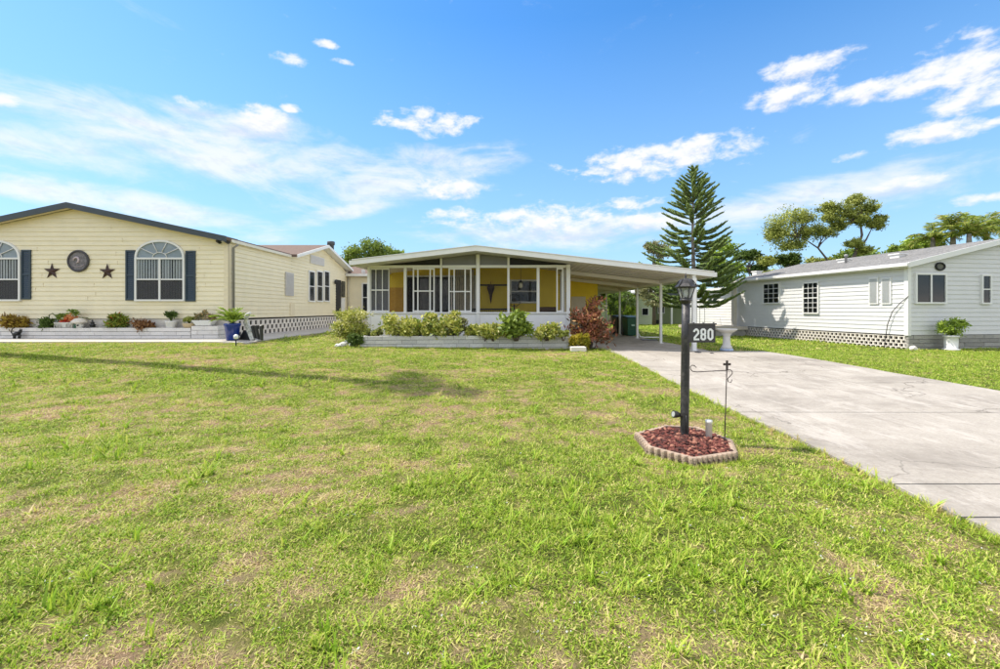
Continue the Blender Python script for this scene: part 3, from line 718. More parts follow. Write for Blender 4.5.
plant = empty('tall_fan', wl(bu(514), 1.9, fz), 0, 'black pedestal fan standing left of the porch window', 'fan')
mb = MB(); mb.lathe([(.22, 0), (.2, .04), (.03, .06), (.02, 1.1)], n=12); mb.build('stand', darkm, plant)
mb = MB()
for k in range(18):
    a = 2 * PI * k / 18; mb.tube([(0, -.06, 1.25), (.2 * math.cos(a), -.07, 1.25 + .2 * math.sin(a)), (.24 * math.cos(a), 0, 1.25 + .24 * math.sin(a))], .006, 4)
mb.tube([(.24 * math.cos(2 * PI * k / 20), 0, 1.25 + .24 * math.sin(2 * PI * k / 20)) for k in range(21)], .012, 5); mb.lathe([(.05, 1.2), (.08, 1.25), (.05, 1.32)], n=10); mb.build('fan_cage', darkm, plant)
cab = empty('wicker_chair', wl(bu(546), 1.6, fz), MF.th, 'brown wicker armchair at the right end of the screened porch', 'chair')
brown = mat('brown_wicker', (.10, .055, .03), .8, .3, 30, .4, 80)
mb = MB(); mb.box(-.3, -.3, .3, .3, .3, .42); mb.build('seat', brown, cab, bevel=.02)
mb = MB(); mb.box(-.32, .25, .42, .32, .33, 1.0); mb.build('backrest', brown, cab, bevel=.03)
for x in (-.28, .28):
    for y in (-.26, .28):
        mb = MB(); mb.box(x - .025, y - .025, 0, x + .025, y + .025, .3); mb.build('leg', brown, cab)
tab = empty('porch_board', wl(bu(396), 2.0, fz), MF.th, 'mustard yellow folding screen at the left end of the porch', 'screen')
for k in range(3):
    mb = MB(); x = -.36 + k * .26; mb.hexa([(x, .06 * (k % 2), 0), (x + .25, .06 * ((k + 1) % 2), 0), (x + .25, .03 + .06 * ((k + 1) % 2), 0), (x, .03 + .06 * (k % 2), 0)], [(x, .06 * (k % 2), 1.75), (x + .25, .06 * ((k + 1) % 2), 1.75), (x + .25, .03 + .06 * ((k + 1) % 2), 1.75), (x, .03 + .06 * (k % 2), 1.75)])
    mb.build('leaf_panel', mat('mustard_cloth', (.55, .30, .03), .8, .1, 5), tab)

# long planter wall before the porch: single blocks laid in four courses
def planter(name, A, B, depth, h, courses, length, m_, label, cat='planter', ret=True, base=None, cap=None):
    A, B = Vector(A), Vector(B); L_ = (B - A).length; th = math.atan2(B.y - A.y, B.x - A.x)
    zb = base if base is not None else min(float(gz(A.x, A.y)), float(gz(B.x, B.y))) - .03
    e = empty(name, (A.x, A.y, zb), th, label, cat); ch = h / courses; t = .12
    mb = MB(); mb.box(.015, .015, 0, L_ - .015, t - .01, h - .02); mb.box(.015, t - .02, 0, t - .01, depth, h - .02); mb.box(L_ - t + .01, t - .02, 0, L_ - .015, depth, h - .02); mb.build('wall_core', mortar, e)
    mb = MB(); N_ = 40
    for i in range(N_):
        for j in range(3):
            x0 = t + (L_ - 2 * t) * i / N_; x1 = t + (L_ - 2 * t) * (i + 1) / N_; y0 = t + (depth - t) * j / 3; y1 = t + (depth - t) * (j + 1) / 3
            q = lambda x, y: (x, y, h - .09 + .05 * math.sin(x * 7 + y * 3) * math.sin(y * 9))
            mb.quad(q(x0, y0), q(x1, y0), q(x1, y1), q(x0, y1))
    mb.build('soil', soil, e)
    bm = MB(); bm.box(0, 0, 0, 1, 1, 1); me = bm.mesh('brick', m_); rr = random.Random(name)
    def brick(x0, y0, z0, sx, sy, sz):
        o = bpy.data.objects.new('brick', me); C.objects.link(o); o.parent = e; j = rr.uniform
        o.location = (x0 + j(0, .003), y0 - j(0, .012), z0 + j(0, .003)); o.scale = (sx - .008, sy, sz - .012 - j(0, .004)); o.rotation_euler = (0, 0, R(j(-.4, .4)))
    for c_ in range(courses):
        x = 0.0; first = True
        while x < L_ - .02:
            l = length * rr.uniform(.85, 1.15) * (.5 if first and c_ % 2 else 1); first = False
            if L_ - x - l < length * .3: l = L_ - x
            brick(x, 0, c_ * ch, l, t, ch); x += l
        if ret:
            for xs_ in (0, L_ - t):
                y = t + .005
                while y < depth - .05:
                    l = min(length, depth - y); brick(xs_ + (-.004 if xs_ == 0 else .006), y, c_ * ch + .001, t, l, ch); y += l
    return e
pA, pB = G(360, 347), G(573, 349.5)
planter('planter', (pA.x, pA.y, 0), (pB.x, pB.y, 0), 1.0, .47, 4, .40, planter_m, 'long low planter of gray blocks in front of the screened porch')

# ================================================================ CREAM HOUSE ON THE LEFT
LF = Frame((228 - CX) / F * 13.3, 13.3, 0, 0.60)
cream_house = empty('house', LF.o, 0, 'cream lap-sided house with charcoal roof edge, slate shutters and arched windows', 'house')
ch = cream_house
lu = lambda px: LF.front(px, 300)[0]
lz = lambda py: LF.front(228, py)[1]
UPK = lu(75); ULF = 2 * UPK
ze = lz(241.5); zp = lz(209); zsb = lz(318.5)      # eave, peak, siding bottom
sl_ = (zp - ze) / (0 - UPK)
def front_span(z):
    if z <= ze: return (ULF, 0)
    k = (zp - z) / (zp - ze); return (UPK - (UPK - ULF) * k, UPK - UPK * k)
Tl = T_front(0); Tlr = T_right(0)
lap_wall(Tl, front_span, zsb, zp, .142, .022).build('wall', cream, ch)
WV = LF.side(347, 300)[0]; B0 = LF.side(291.5, 300)[0]; B1 = LF.side(345, 300)[0]; BP = LF.side(321, 300)[0]
zw = lambda py, px: LF.side(px, py)[1]
zbe = zw(256.5, 292); zbp = zw(247.5, 321)
def bump_span(z):
    k = (zbp - z) / (zbp - zbe); return (BP - (BP - B0) * k, BP + (B1 - BP) * k) if k < 1 else (B0, B1)
mb = lap_wall(Tlr, lambda z: (0, B0), zsb, ze, .142, .022)
mb.build('wall', cream, ch)
mb = lap_wall(Tlr, lambda z: bump_span(z), zsb, zbp, .142, .022); mb.build('wall', cream, ch)
mb = MB(); mb.box(ULF, 0.0, zsb, ULF + .05, 22, ze); mb.build('side_wall', cream, ch); mb = MB(); mb.box(ULF + .06, 21.9, zsb, 0, 22, ze); mb.build('rear_wall', cream, ch)
lap_wall(Tlr, lambda z: (B1, 22), zsb, ze, .142, .022).build('wall', cream, ch)
# skirting
mb = MB(); mb.box(ULF + .01, .02, -.3, -.01, .1, zsb - .002); mb.build('skirting', skirtc, ch)
mb = MB(); mb.box(-.14, .1, -.3, -.09, 22, zsb - .002); mb.build('crawlspace_shade_sheet', mat('shadowy_crawlspace', (.05, .045, .04), .9), ch)  # dark sheet painted as the shade behind the block openings
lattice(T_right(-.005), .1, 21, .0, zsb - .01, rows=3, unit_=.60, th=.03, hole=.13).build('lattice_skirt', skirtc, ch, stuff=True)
jm = mat('siding_joint', (.62, .53, .36), .6, .08)
for px_, za_, zb2_ in ((44, .9, 2.3), (96, .6, 1.5), (118, 1.6, 2.6), (206, .8, 1.9)):
    u_ = lu(px_); k_ = round((za_) / .142); mb = MB()
    for i_ in range(5):
        z_ = zsb + (k_ + i_ * 3 % 11) * .142 + .004; uu = u_ + (i_ * 37 % 11 - 5) * .05; mb.mbox(Tl, uu, uu + .004, z_, z_ + .125, .012, .0225)
    mb.build('siding_joint', jm, ch, stuff=True)
# corner trim, downspouts
mb = MB(); mb.box(-.11, -.03, zsb - .02, .03, .0, ze); mb.box(.005, -.028, zsb - .02, .03, .1, ze); mb.build('corner_trim', cream_trim, ch, bevel=.004)
tm = mat('tan_gutter', (.52, .47, .37), .4, .04)
mb = MB(); mb.tube([(.075, .16, zsb - .5), (.075, .16, ze - .18), (.2, .22, ze - .06)], .036, 6); mb.build('downspout', mat('dark_gray_spout', (.23, .22, .19), .4, .05), ch)  # spout has its own dark gray finish
mb = MB(); mb.box(.02, -.0, ze - .03, .13, B0 - .1, ze + .07); mb.build('gutter', mat('cream_gutter', (.72, .68, .56), .4, .04), ch, bevel=.01)
# roofs
OV = .28
def roof2(mb, ua, ub, za, zb, v0, v1, t=.1): mb.hexa([(ua, v0, za), (ub, v0, zb), (ub, v1, zb), (ua, v1, za)], [(ua, v0, za + t), (ub, v0, zb + t), (ub, v1, zb + t), (ua, v1, za + t)])
for s_ in (1, -1):
    mb = MB(); ue = 0 + .1 if s_ > 0 else ULF - .1; dz = sl_ * .1
    if s_ < 0: roof2(mb, UPK, ue, zp + .03, ze - dz + .03, -OV + .05, 22.2)
    else:
        roof2(mb, UPK, ue, zp + .03, ze - dz + .03, -OV + .05, B0 - .3); roof2(mb, UPK, -.35, zp + .03, ze + sl_ * .35 + .03, B0 - .3, B1 + .28); roof2(mb, UPK, ue, zp + .03, ze - dz + .03, B1 + .28, 22.2)
    mb.build('roof', shingle_brown, ch)
    mb = MB(); mb.hexa([(UPK, -OV, zp - .03), (ue, -OV, ze - dz - .03), (ue, -OV + .045, ze - dz - .03), (UPK, -OV + .045, zp - .03)], [(UPK, -OV, zp + .15), (ue, -OV, ze - dz + .15), (ue, -OV + .045, ze - dz + .15), (UPK, -OV + .045, zp + .15)])
    mb.hexa([(UPK, -OV + .045, zp + .131), (ue, -OV + .045, ze - dz + .131), (ue, .35, ze - dz + .131), (UPK, .35, zp + .131)], [(UPK, -OV + .045, zp + .142), (ue, -OV + .045, ze - dz + .142), (ue, .35, ze - dz + .142), (UPK, .35, zp + .142)])
    mb.build('rake_board', charcoal, ch)
    mb = MB(); mb.quad((UPK, -OV + .05, zp + .02), (ue, -OV + .05, ze - dz + .02), (ue, .02, ze - dz + .02), (UPK, .02, zp + .02)); mb.build('soffit', cream_trim, ch)
# cross gable over the side wall
for va, name in ((B0, 'a'), (B1, 'b')):
    mb = MB(); dz = (zbp - zbe) / (BP - B0) * .25 if va == B0 else (zbp - zbe) / (B1 - BP) * .25
    ve = va - .25 if va == B0 else va + .25; zz = zbe - dz
    pts = [(.35, ve, zz + .02), (.35, BP, zbp + .02), (-5.2, BP, zbp + .02), (-5.2, ve, zz + .02)]
    mb.hexa(pts, [(x, y, z + .1) for x, y, z in pts]); mb.build('roof', shingle_brown, ch)
    mb = MB(); pts = [(.352, ve, zz - .01), (.352, BP, zbp - .01), (.352, BP, zbp + .115), (.352, ve, zz + .115)]
    mb.add(pts + [(x + .04, y, z) for x, y, z in pts], [(0, 1, 2, 3), (7, 6, 5, 4), (0, 4, 5, 1), (1, 5, 6, 2), (2, 6, 7, 3), (3, 7, 4, 0)]); mb.build('rake_board', trimw, ch)
    mb = MB(); mb.quad((.36, ve, zz + .015), (.36, BP, zbp + .015), (.0, BP, zbp + .015), (.0, ve, zz + .015)); mb.build('soffit', trimw, ch)
# front windows with arched tops, shutters
lowscreen = screen_mat('window_screen', (.06, .06, .065), .62)
def arch_window(c0, c1):
    u0, u1 = lu(c0), lu(c1); z0, z1 = lz(299.5), lz(258.0); zt = lz(240.5)
    w = window(ch, Tl, u0 + .05, u1 - .05, z0, z1 - .05, 2, True, True, fw=.055, d=.06)
    zm_ = (z0 + z1 - .05) / 2; cu = (u0 + u1) / 2
    for a_, b_ in ((u0 + .055, cu - .03), (cu + .03, u1 - .055)):
        m2 = MB(); m2.mbox(Tl, a_, b_, z0 + .01, zm_ - .02, .051, .053); m2.build('insect_screen', lowscreen, w)
    uc, ru, rz_ = (u0 + u1) / 2, (u1 - u0) / 2, zt - z1
    arc = [(uc + ru * math.cos(t), z1 + .005 + rz_ * math.sin(t) ** .9) for t in np.linspace(0, PI, 25)]
    inn = [(uc + (ru - .06) * math.cos(t), z1 + .005 + (rz_ - .06) * math.sin(t) ** .9) for t in np.linspace(0, PI, 25)]
    fr = MB(); n = 25
    vs = [Tl(u, z, .08) for u, z in arc] + [Tl(u, z, .08) for u, z in inn] + [Tl(u, z, .0) for u, z in arc] + [Tl(u, z, 0) for u, z in inn]
    fr.add(vs, [f for i in range(n - 1) for f in ((i, i + 1, n + i + 1, n + i), (i, 2 * n + i, 2 * n + i + 1, i + 1), (n + i, n + i + 1, 3 * n + i + 1, 3 * n + i))])
    for t in (PI / 5, 2 * PI / 5, 3 * PI / 5, 4 * PI / 5):
        a = (uc + .22 * math.cos(t), z1 + .02 + .16 * math.sin(t)); b = (uc + (ru - .03) * math.cos(t), z1 + (rz_ - .03) * math.sin(t))
        fr.tube([Tl(a[0], a[1], .06), Tl(b[0], b[1], .06)], .014, 4)
    fr.tube([Tl(uc + .22 * math.cos(t), z1 + .01 + .16 * math.sin(t), .06) for t in np.linspace(0, PI, 13)], .014, 4)
    fr.build('arch_frame', trimw, w)
    p = MB(); p.prism(inn, (.046, .048), T=Tl); p.build('pane', glass, w)
    k = MB(); k.prism(inn, (.004, .033), T=Tl); k.build('arch_shade', mat('pale_blue_shade', (.62, .68, .74), .7, .05), w)
    return w
arch_window(136.5, 185.8); arch_window(-28, 22.2)
def shutter(c0, c1, y0, y1):
    u0, u1, z0, z1 = lu(c0), lu(c1), lz(y1), lz(y0); mb = MB(); f = .05
    mb.mbox(Tl, u0, u0 + f, z0, z1, .018, .05); mb.mbox(Tl, u1 - f, u1, z0, z1, .018, .05)
    for z in (z0, (z0 + z1) / 2 - f / 2, z1 - f): mb.mbox(Tl, u0 + f, u1 - f, z, z + f, .018, .048)
    for a, b in ((z0 + f, (z0 + z1) / 2 - f / 2), ((z0 + z1) / 2 + f / 2, z1 - f)):
        n = 12
        for i in range(n):
            z = a + (b - a) * i / n; h_ = (b - a) / n
            mb.add([Tl(u0 + f, z, .042), Tl(u1 - f, z, .042), Tl(u1 - f, z + h_, .024), Tl(u0 + f, z + h_, .024)], [(0, 1, 2, 3)])
    mb.build('shutter', shutterm, ch)
shutter(126.6, 136, 250.5, 300.5); shutter(186.4, 196.2, 251, 301.5); shutter(22.6, 32, 250, 299.5); shutter(-38, -28.5, 250, 299.5)
# windows, vent, door on the side
Tz = lambda px0, px1, y0, y1: (LF.side(px0, 300)[0], LF.side(px1, 300)[0], zw(y1, px0), zw(y0, px0))
for a, b in ((308, 313.6), (316, 321.6), (323.4, 328.4)):
    q = Tz(a, b, 271.5, 300.5); window(ch, Tlr, q[0] + .03, q[1] - .03, q[2], q[3], 1, True, False, fw=.06, d=.05)
q = Tz(284.5, 292.5, 272, 295.5); mb = MB(); mb.mbox(Tlr, q[0], q[1], q[2], q[3], .01, .06)
for i in range(16):
    z = q[2] + .05 + (q[3] - q[2] - .1) * i / 16; mb.mbox(Tlr, q[0] + .05, q[1] - .05, z, z + .03, .06, .07)
mb.build('closed_window_shutter', mat('gray_louver', (.50, .48, .46), .6, .05), ch)
q = Tz(289.5, 294, 303.5, 315.5); mb = MB(); mb.mbox(Tlr, q[0], q[1], q[2], q[3], .01, .035); mb.build('access_panel', cream_trim, ch)
q = Tz(309.5, 323.5, 254.5, 263); mb = MB(); mb.mbox(Tlr, q[0], q[1], q[2], q[3], .01, .05)
for i in range(6):
    z = q[2] + .05 + (q[3] - q[2] - .08) * i / 6; mb.mbox(Tlr, q[0] + .05, q[1] - .05, z, z + .03, .05, .065)
mb.build('gable_vent', mat('pale_gray_vent', (.62, .6, .58), .6, .05), ch)
q = Tz(335.5, 340.3, 279.5, 313.5); mb = MB(); mb.mbox(Tlr, q[0], q[1], q[2], q[3], .005, .035); mb.build('door', darkm, ch)
q = Tz(340.6, 344, 281, 313.5); mb = MB(); mb.mbox(Tlr, q[0], q[1], q[2], q[3] - .9, .005, .06); mb.build('storm_door', white, ch)
q = Tz(340.6, 344, 281, 297); mb = MB(); mb.mbox(Tlr, q[0], q[1], q[2], q[3], .062, .07); mb.build('pane', darkglass, ch)
q = Tz(333.8, 335, 279, 282); mb = MB(); mb.lathe([(.03, -.12), (.07, -.08), (.06, .08), (.02, .12)], (0.1, q[0], q[2]), 8); mb.build('wall_light', blackpl, ch)
# rear wing facing the street
X2 = 2.0
zt2 = zw(275.5, 346); V2 = B1 + .35
lap_wall(T_front(V2), lambda z: (0.02, X2), zsb - .1, zt2, .142, .022).build('wing_wall', cream, ch)
lap_wall(T_right(X2), lambda z: (V2, V2 + 4), zsb - .1, zt2, .142, .022).build('wing_wall', cream, ch)
mb = MB(); mb.box(.02, V2 + .03, -.4, X2 - .03, V2 + .1, zsb - .1); mb.build('skirting', skirtc, ch)
mb = MB(); pts = [(-2.5, V2 - .3, zt2 - .03), (X2 + .2, V2 - .3, zt2 - .03), (X2 + .2, V2 + 2.0, zt2 + .62), (-2.5, V2 + 2.0, zt2 + .62)]; mb.hexa(pts, [(x, y, z + .1) for x, y, z in pts])
pts = [(-2.5, V2 + 2.0, zt2 + .62), (X2 + .2, V2 + 2.0, zt2 + .62), (X2 + .2, V2 + 4.2, zt2 - .05), (-2.5, V2 + 4.2, zt2 - .05)]; mb.hexa(pts, [(x, y, z + .1) for x, y, z in pts]); mb.build('roof', shingle_brown, ch)
mb = MB(); mb.box(.05, V2 - .36, zt2 - .05, X2 + .2, V2 - .302, zt2 + .09); mb.build('gutter', trimw, ch)
mb = MB(); mb.tube([(.09, V2 - .1, zsb), (.09, V2 - .1, zt2 + .1)], .04, 6); mb.build('downspout', tm, ch)
u_, z_ = LF.front(363.5, 272, V2); mb = MB(); mb.mbox(T_front(V2), u_ - .1, u_ + .1, z_ - .14, z_ + .14, .02, .05); mb.build('louver_vent', MATS['pale_gray_vent'], ch)
ua, z1_ = LF.front(363.2, 284, V2); ub, z0_ = LF.front(367.5, 311, V2); window(ch, T_front(V2), ua, ub, z0_, z1_, 1, True, False, fw=.06)
mb = MB(); c0 = LF.side(331, 300, -1.2)[0]; zb_, zt_ = LF.side(331, 262, -1.2)[1], LF.side(331, 241.5, -1.2)[1]
mb.lathe([(.16, zb_ - .6), (.16, zt_ - .22), (.21, zt_ - .20), (.215, zt_ - .03), (.19, zt_), (.05, zt_)], (-1.2, c0, 0), 14); mb.build('chimney', mat('dark_gray_pipe', (.07, .085, .09), .5, .2), ch)

# things hanging on the gable
def star(px, py):
    u, z = LF.front(px, py, -.02); o_ = MB(); Ro, Ri, n = .27, .10, 5
    ring = [((Ro if i % 2 == 0 else Ri) * math.sin(PI * i / 5), (Ro if i % 2 == 0 else Ri) * math.cos(PI * i / 5)) for i in range(10)]
    vs = [(x, 0, z_) for x, z_ in ring] + [(0, -.07, 0), (0, .0, 0)]
    o_.add(vs, [(i, (i + 1) % 10, 10) for i in range(10)] + [((i + 1) % 10, i, 11) for i in range(10)])
    o = o_.build('wall_star', terra); o.location = LF.o + Vector((u, -.03, z)); return o
o = star(52.2, 271.4); tag(o, 'dark rust metal star hung left of the round plaque on the cream gable', 'star', 'metal stars on the cream gable')
o = star(107.5, 271.8); tag(o, 'dark rust metal star hung right of the round plaque near the arched window', 'star', 'metal stars on the cream gable')
u, z = LF.front(79.6, 261.2); e = empty('wall_plaque', LF.o + Vector((u, -.025, z)), 0, 'round gray wall plaque with dark rim and pale curl motif on the cream gable', 'plaque')
mb = MB(); n = 32; r0 = .315
for i in range(n):
    pass
mb.tube([(r0 * math.cos(2 * PI * k / 32), -.02, r0 * math.sin(2 * PI * k / 32)) for k in range(33)], .035, 6, cap=False); mb.build('rim', mat('dark_slate', (.06, .055, .06), .6, .2), e)
mb = MB(); mb.prism([(r0 * math.cos(2 * PI * k / 32), r0 * math.sin(2 * PI * k / 32)) for k in range(32)], (-.0, .02), T=T_front(0)); mb.build('disc', mat('mottled_gray_disc', (.17, .155, .16), .7, .5, 14), e)
mb = MB(); mb.tube([(-.14, -.03, .02), (-.12, -.03, .08), (-.06, -.03, .12), (.0, -.03, .10), (.03, -.03, .04), (.01, -.03, -.03), (-.05, -.03, -.06)], [.015, .025, .03, .03, .028, .025, .01], 6)
mb.tube([(-.18, -.03, -.14), (-.05, -.03, -.18), (.1, -.03, -.17), (.2, -.03, -.1)], [.004, .007, .007, .004], 5); mb.build('curl_motif', mat('pale_pink_enamel', (.55, .45, .47), .5, .1), e)
e = empty('security_light', LF.o + Vector((lu(224), -.05, lz(242))), 0, 'twin-headed black security light under the eave corner of the cream house', 'light')
mb = MB(); mb.tube([(-.1, 0, .03), (.1, 0, .03)], .015, 6); mb.box(-.05, -.01, -.02, .05, .05, .05); mb.build('bracket', trimw, e)
for x in (-.13, .14):
    mb = MB(); mb.tube([(x - .06, .0, .02), (x + .02, -.03, 0), (x + .06, -.05, -.01)], [.045, .06, .07], 10); mb.build('lamp_head', blackpl, e)

# white planter wall before the cream house
pB = G(205, 340); FY = 12.93
pe = planter('planter', (-15.6, FY, 0), (lu(193) + LF.o.x + .2, FY, 0), .34, .36, 3, .42, planter_w, 'long low white block planter running under the cream gable', base=.60)
x0 = lu(193) + LF.o.x + .25
pe2 = planter('planter', (x0, FY - .04, 0), (x0 + .82, FY - .04, 0), .38, .42, 3, .41, planter_w, 'short white block planter box at the right end of the long white one', base=.60)

# ================================================================ GRAY-WHITE HOUSE ON THE RIGHT
RF = Frame(13.4, 13.8, R(8.1), 0.20)
gh = empty('house', RF.o, RF.th, 'gray-white lap-sided house with gray shingle roof and breeze-block skirt', 'house')
ze = RF.side(908, 266)[1]; zsb = RF.side(908, 335)[1]
URG = RF.front(1004, 300)[0]; UE = 2 * URG; zpk = RF.front(1003, 242)[1]
V1_ = RF.side(737, 300)[0]
def rspan(z):
    if z <= ze: return (0, UE)
    k = (zpk - z) / (zpk - ze); return (URG * (1 - k), UE - URG * (1 - k))
Tr0, Trl = T_front(0), T_left(0)
lap_wall(Tr0, rspan, zsb, zpk, .148, .020).build('wall', grays, gh)
lap_wall(Trl, lambda z: (0, V1_), zsb, ze, .148, .020).build('wall', grays, gh)
mb = MB(); mb.box(0, V1_ - .05, zsb, UE, V1_, ze); mb.build('rear_wall', grays, gh)
mb = MB(); mb.box(UE - .05, 0, 0, UE, V1_ - .06, ze); mb.build('side_wall', grays, gh)
mb = MB(); mb.box(.02, .02, -.2, UE, .12, zsb - .002); mb.build('skirting_core', mortar, gh)
bm_ = MB(); bm_.box(0, 0, 0, 1, 1, 1); bme = bm_.mesh('brick', mat('gray_split_block', (.36, .345, .31), .95, .2, 9, .8, 40, rnd=.22, dirt=(.15, .14, .11), dirt_amt=.5, dscale=4)); rr = random.Random(5)
rows = 4; rh = (zsb + .05) / rows
for r in range(rows):
    x = 0.0 - (.2 if r % 2 else 0)
    while x < 6.2:
        l = .4; a = max(x, 0.0); b_ = x + l
        o = bpy.data.objects.new('brick', bme); C.objects.link(o); o.parent = gh; o.location = (a + .004, -.02 - rr.uniform(0, .014), -.06 + r * rh + .004); o.scale = (b_ - a - .01, .08, rh - .012); x += l
mb = MB(); mb.box(.1, .12, -.2, .14, V1_, zsb - .002); mb.build('crawlspace_shade_sheet', darkm, gh)  # dark sheet standing in for underfloor shade behind the lattice
lattice(T_left(.005), .02, V1_, -.06, zsb - .008, rows=4, unit_=.33, hole=.12).build('lattice_skirt', skirtc, gh, stuff=True)
mb = MB(); mb.box(-.035, -.035, zsb - .02, .0, .09, ze); mb.box(-.001, -.034, zsb - .02, .09, .0, ze); mb.build('corner_trim', trimw, gh)
OV = .22; slp = (zpk - ze) / URG
for s_ in (0, 1):
    ue = -OV if s_ == 0 else UE + OV; zz = ze - slp * OV
    mb = MB(); pts = [(URG, -.18, zpk + .06), (ue, -.18, zz + .06), (ue, V1_ + .2, zz + .06), (URG, V1_ + .2, zpk + .06)]
    mb.hexa(pts, [(x, y, z + .07) for x, y, z in pts]); mb.build('roof', shingle_gray, gh)
    # shingle courses as thin steps
    st = MB(); n = 22
    for i in range(n):
        a = ue + (URG - ue) * i / n; b_ = ue + (URG - ue) * (i + 1) / n; za = zz + .13 + (zpk - zz) * i / n; zb_ = zz + .13 + (zpk - zz) * (i + 1) / n
        st.quad((a, -.17, za + .014), (a, V1_ + .19, za + .014), (b_, V1_ + .19, zb_ + .003), (b_, -.17, zb_ + .003)); st.quad((a, -.17, za), (a, V1_ + .19, za), (a, V1_ + .19, za + .014), (a, -.17, za + .014))
    st.build('shingle_course', shingle_gray, gh, stuff=True)
    mb = MB(); pts = [(URG, -.22, zpk - .02), (ue, -.22, zz - .02), (ue, -.182, zz - .02), (URG, -.182, zpk - .02)]
    mb.hexa(pts, [(x, y, z + .17) for x, y, z in pts]); mb.build('rake_board', trimw, gh)
    mb = MB(); mb.quad((URG, -.18, zpk + .05), (ue, -.18, zz + .05), (ue, .02, zz + .05), (URG, .02, zpk + .05)); mb.build('soffit', trimw, gh)
zz = ze - slp * OV
mb = MB(); mb.box(-OV - .03, -.22, zz - .02, -OV, V1_ + .2, zz + .14); mb.box(-OV - .11, -.23, zz + .02, -OV - .03, V1_ + .2, zz + .125); mb.build('gutter', white, gh, bevel=.01)
mb = MB(); mb.box(-OV, 0, zz - .005, 0, V1_, zz + .03); mb.build('soffit', trimw, gh)
def rq(px0, px1, y0, y1): u0, za = RF.front(px0, y1); u1, zb_ = RF.front(px1, y0); return u0, u1, za, zb_
q = rq(915.2, 943.3, 275.2, 302.2); window(gh, Tr0, *q, 2, False, False, fw=.055, d=.055, pane_m=darkglass)
mb = MB(); mb.mbox(Tr0, q[0] + .03, q[1] - .02, q[2] + .02, q[3] - .02, .033, .036); mb.build('curtain', mat('dim_curtain', (.16, .18, .17), .9, .5, 5), gh)
q = rq(981, 988.2, 276.2, 302.6); window(gh, Tr0, *q, 1, True, False, fw=.055, d=.055, pane_m=darkglass)
def rs(px0, px1, y0, y1): v0, za = RF.side(px1, y1); v1, zb_ = RF.side(px0, y0); return v0, v1, RF.side(px1, y1)[1], RF.side(px1, y0)[1]
q = rs(764.6, 779.6, 283.5, 302.5); window(gh, Trl, *q, 1, False, False, grid=(3, 4), fw=.05, pane_m=darkglass)
q = rs(804.8, 818.6, 282.8, 312.6); window(gh, Trl, *q, 1, True, False, grid=(3, 6), fw=.05, pane_m=darkglass)
mb = MB(); mb.mbox(Trl, q[0], q[1], q[2], q[3], .033, .036); mb.build('curtain', mat('brown_curtain', (.16, .11, .08), .9, .2, 5), gh)
for a, b_ in ((871, 878), (883.5, 890.8)):
    q = rs(a, b_, 278.5, 303); w = MB(); w.mbox(Trl, q[0] - .04, q[1] + .04, q[2] - .04, q[3] + .04, .01, .05); ww = w.build('window', trimw, gh)
    bl = MB()
    for i in range(22):
        z = q[2] + (q[3] - q[2]) * i / 22; bl.quad(Trl(q[0], z, .054), Trl(q[1], z, .054), Trl(q[1], z + .035, .066), Trl(q[0], z + .035, .066))
    bl.build('blind', mat('gray_blind', (.55, .56, .57), .6, .05), ww)
for px, py, kind in ((898, 250.5, 0), (846, 257.5, 1), (844, 254, 2), (757, 271, 0)):
    k_ = .45 if kind != 2 else .62; u = URG * k_; v = RF.side(px, 300, u)[0]; z = zz + .13 + (zpk - zz) * (u + OV) / (URG + OV); mb = MB()
    if kind == 1: mb.lathe([(.04, -.05), (.04, .28), (.07, .28), (.07, .36), (.02, .38)], (u, v, z), 10)
    else: mb.box(u - .16, v - .16, z - .08, u + .16, v + .16, z + .09); mb.box(u - .2, v - .2, z + .09, u + .2, v + .2, z + .13)
    mb.build('roof_vent', white if kind != 1 else mat('gray_vent_pipe', (.3, .3, .3), .5), gh)
# rear addition, landing and pillar
V3 = RF.side(690, 300, .3)[0]
lap_wall(T_left(.3), lambda z: (V1_, V3), zsb - .15, ze - .35, .148, .020).build('addition_wall', white, gh)
mb = MB(); mb.box(-.0, V1_ + .2, ze - .36, UE - 1, V3 + .2, ze - .22); mb.build('addition_roof', trimw, gh)
mb = MB(); mb.box(.35, V1_ + .01, -.2, .45, V3, zsb - .15); mb.build('skirting', blockm, gh)
mb = MB(); v = RF.side(733.5, 300, -.25)[0]; mb.box(-.3, v - .09, .1, -.12, v + .09, ze - .2); mb.build('pillar', mat('beige_pillar', (.58, .54, .46), .6, .05), gh)
land = empty('landing', wl(0, 0, 0), 0, 'low concrete entry landing with black handrail beside the gray-white house', 'landing')
a_ = RF.side(745, 300, -.3)[0]; b_ = RF.side(709, 300, -1.2)[0]
land.location = RF.o; land.rotation_euler = (0, 0, RF.th)
mb = MB(); mb.box(-1.9, a_, .32, -.15, a_ + 3.2, .48); mb.build('slab', mat('tan_concrete', (.55, .49, .40), .9, .1), land)
mb = MB(); mb.box(-1.8, a_ + .1, -.1, -.2, a_ + 3.1, .32); mb.build('landing_base', blockm, land)
mb = MB(); mb.tube([(-1.8, a_ + 2.9, .48), (-1.8, a_ + 2.9, 1.25), (-1.0, a_ + 2.9, 1.75), (-.3, a_ + 2.9, 1.8)], .02, 6)
for k in range(5): mb.tube([(-1.7 + k * .3, a_ + 2.9, .48), (-1.7 + k * .3, a_ + 2.9, 1.28 + k * .12)], .012, 5)
mb.build('handrail', blackm, land)
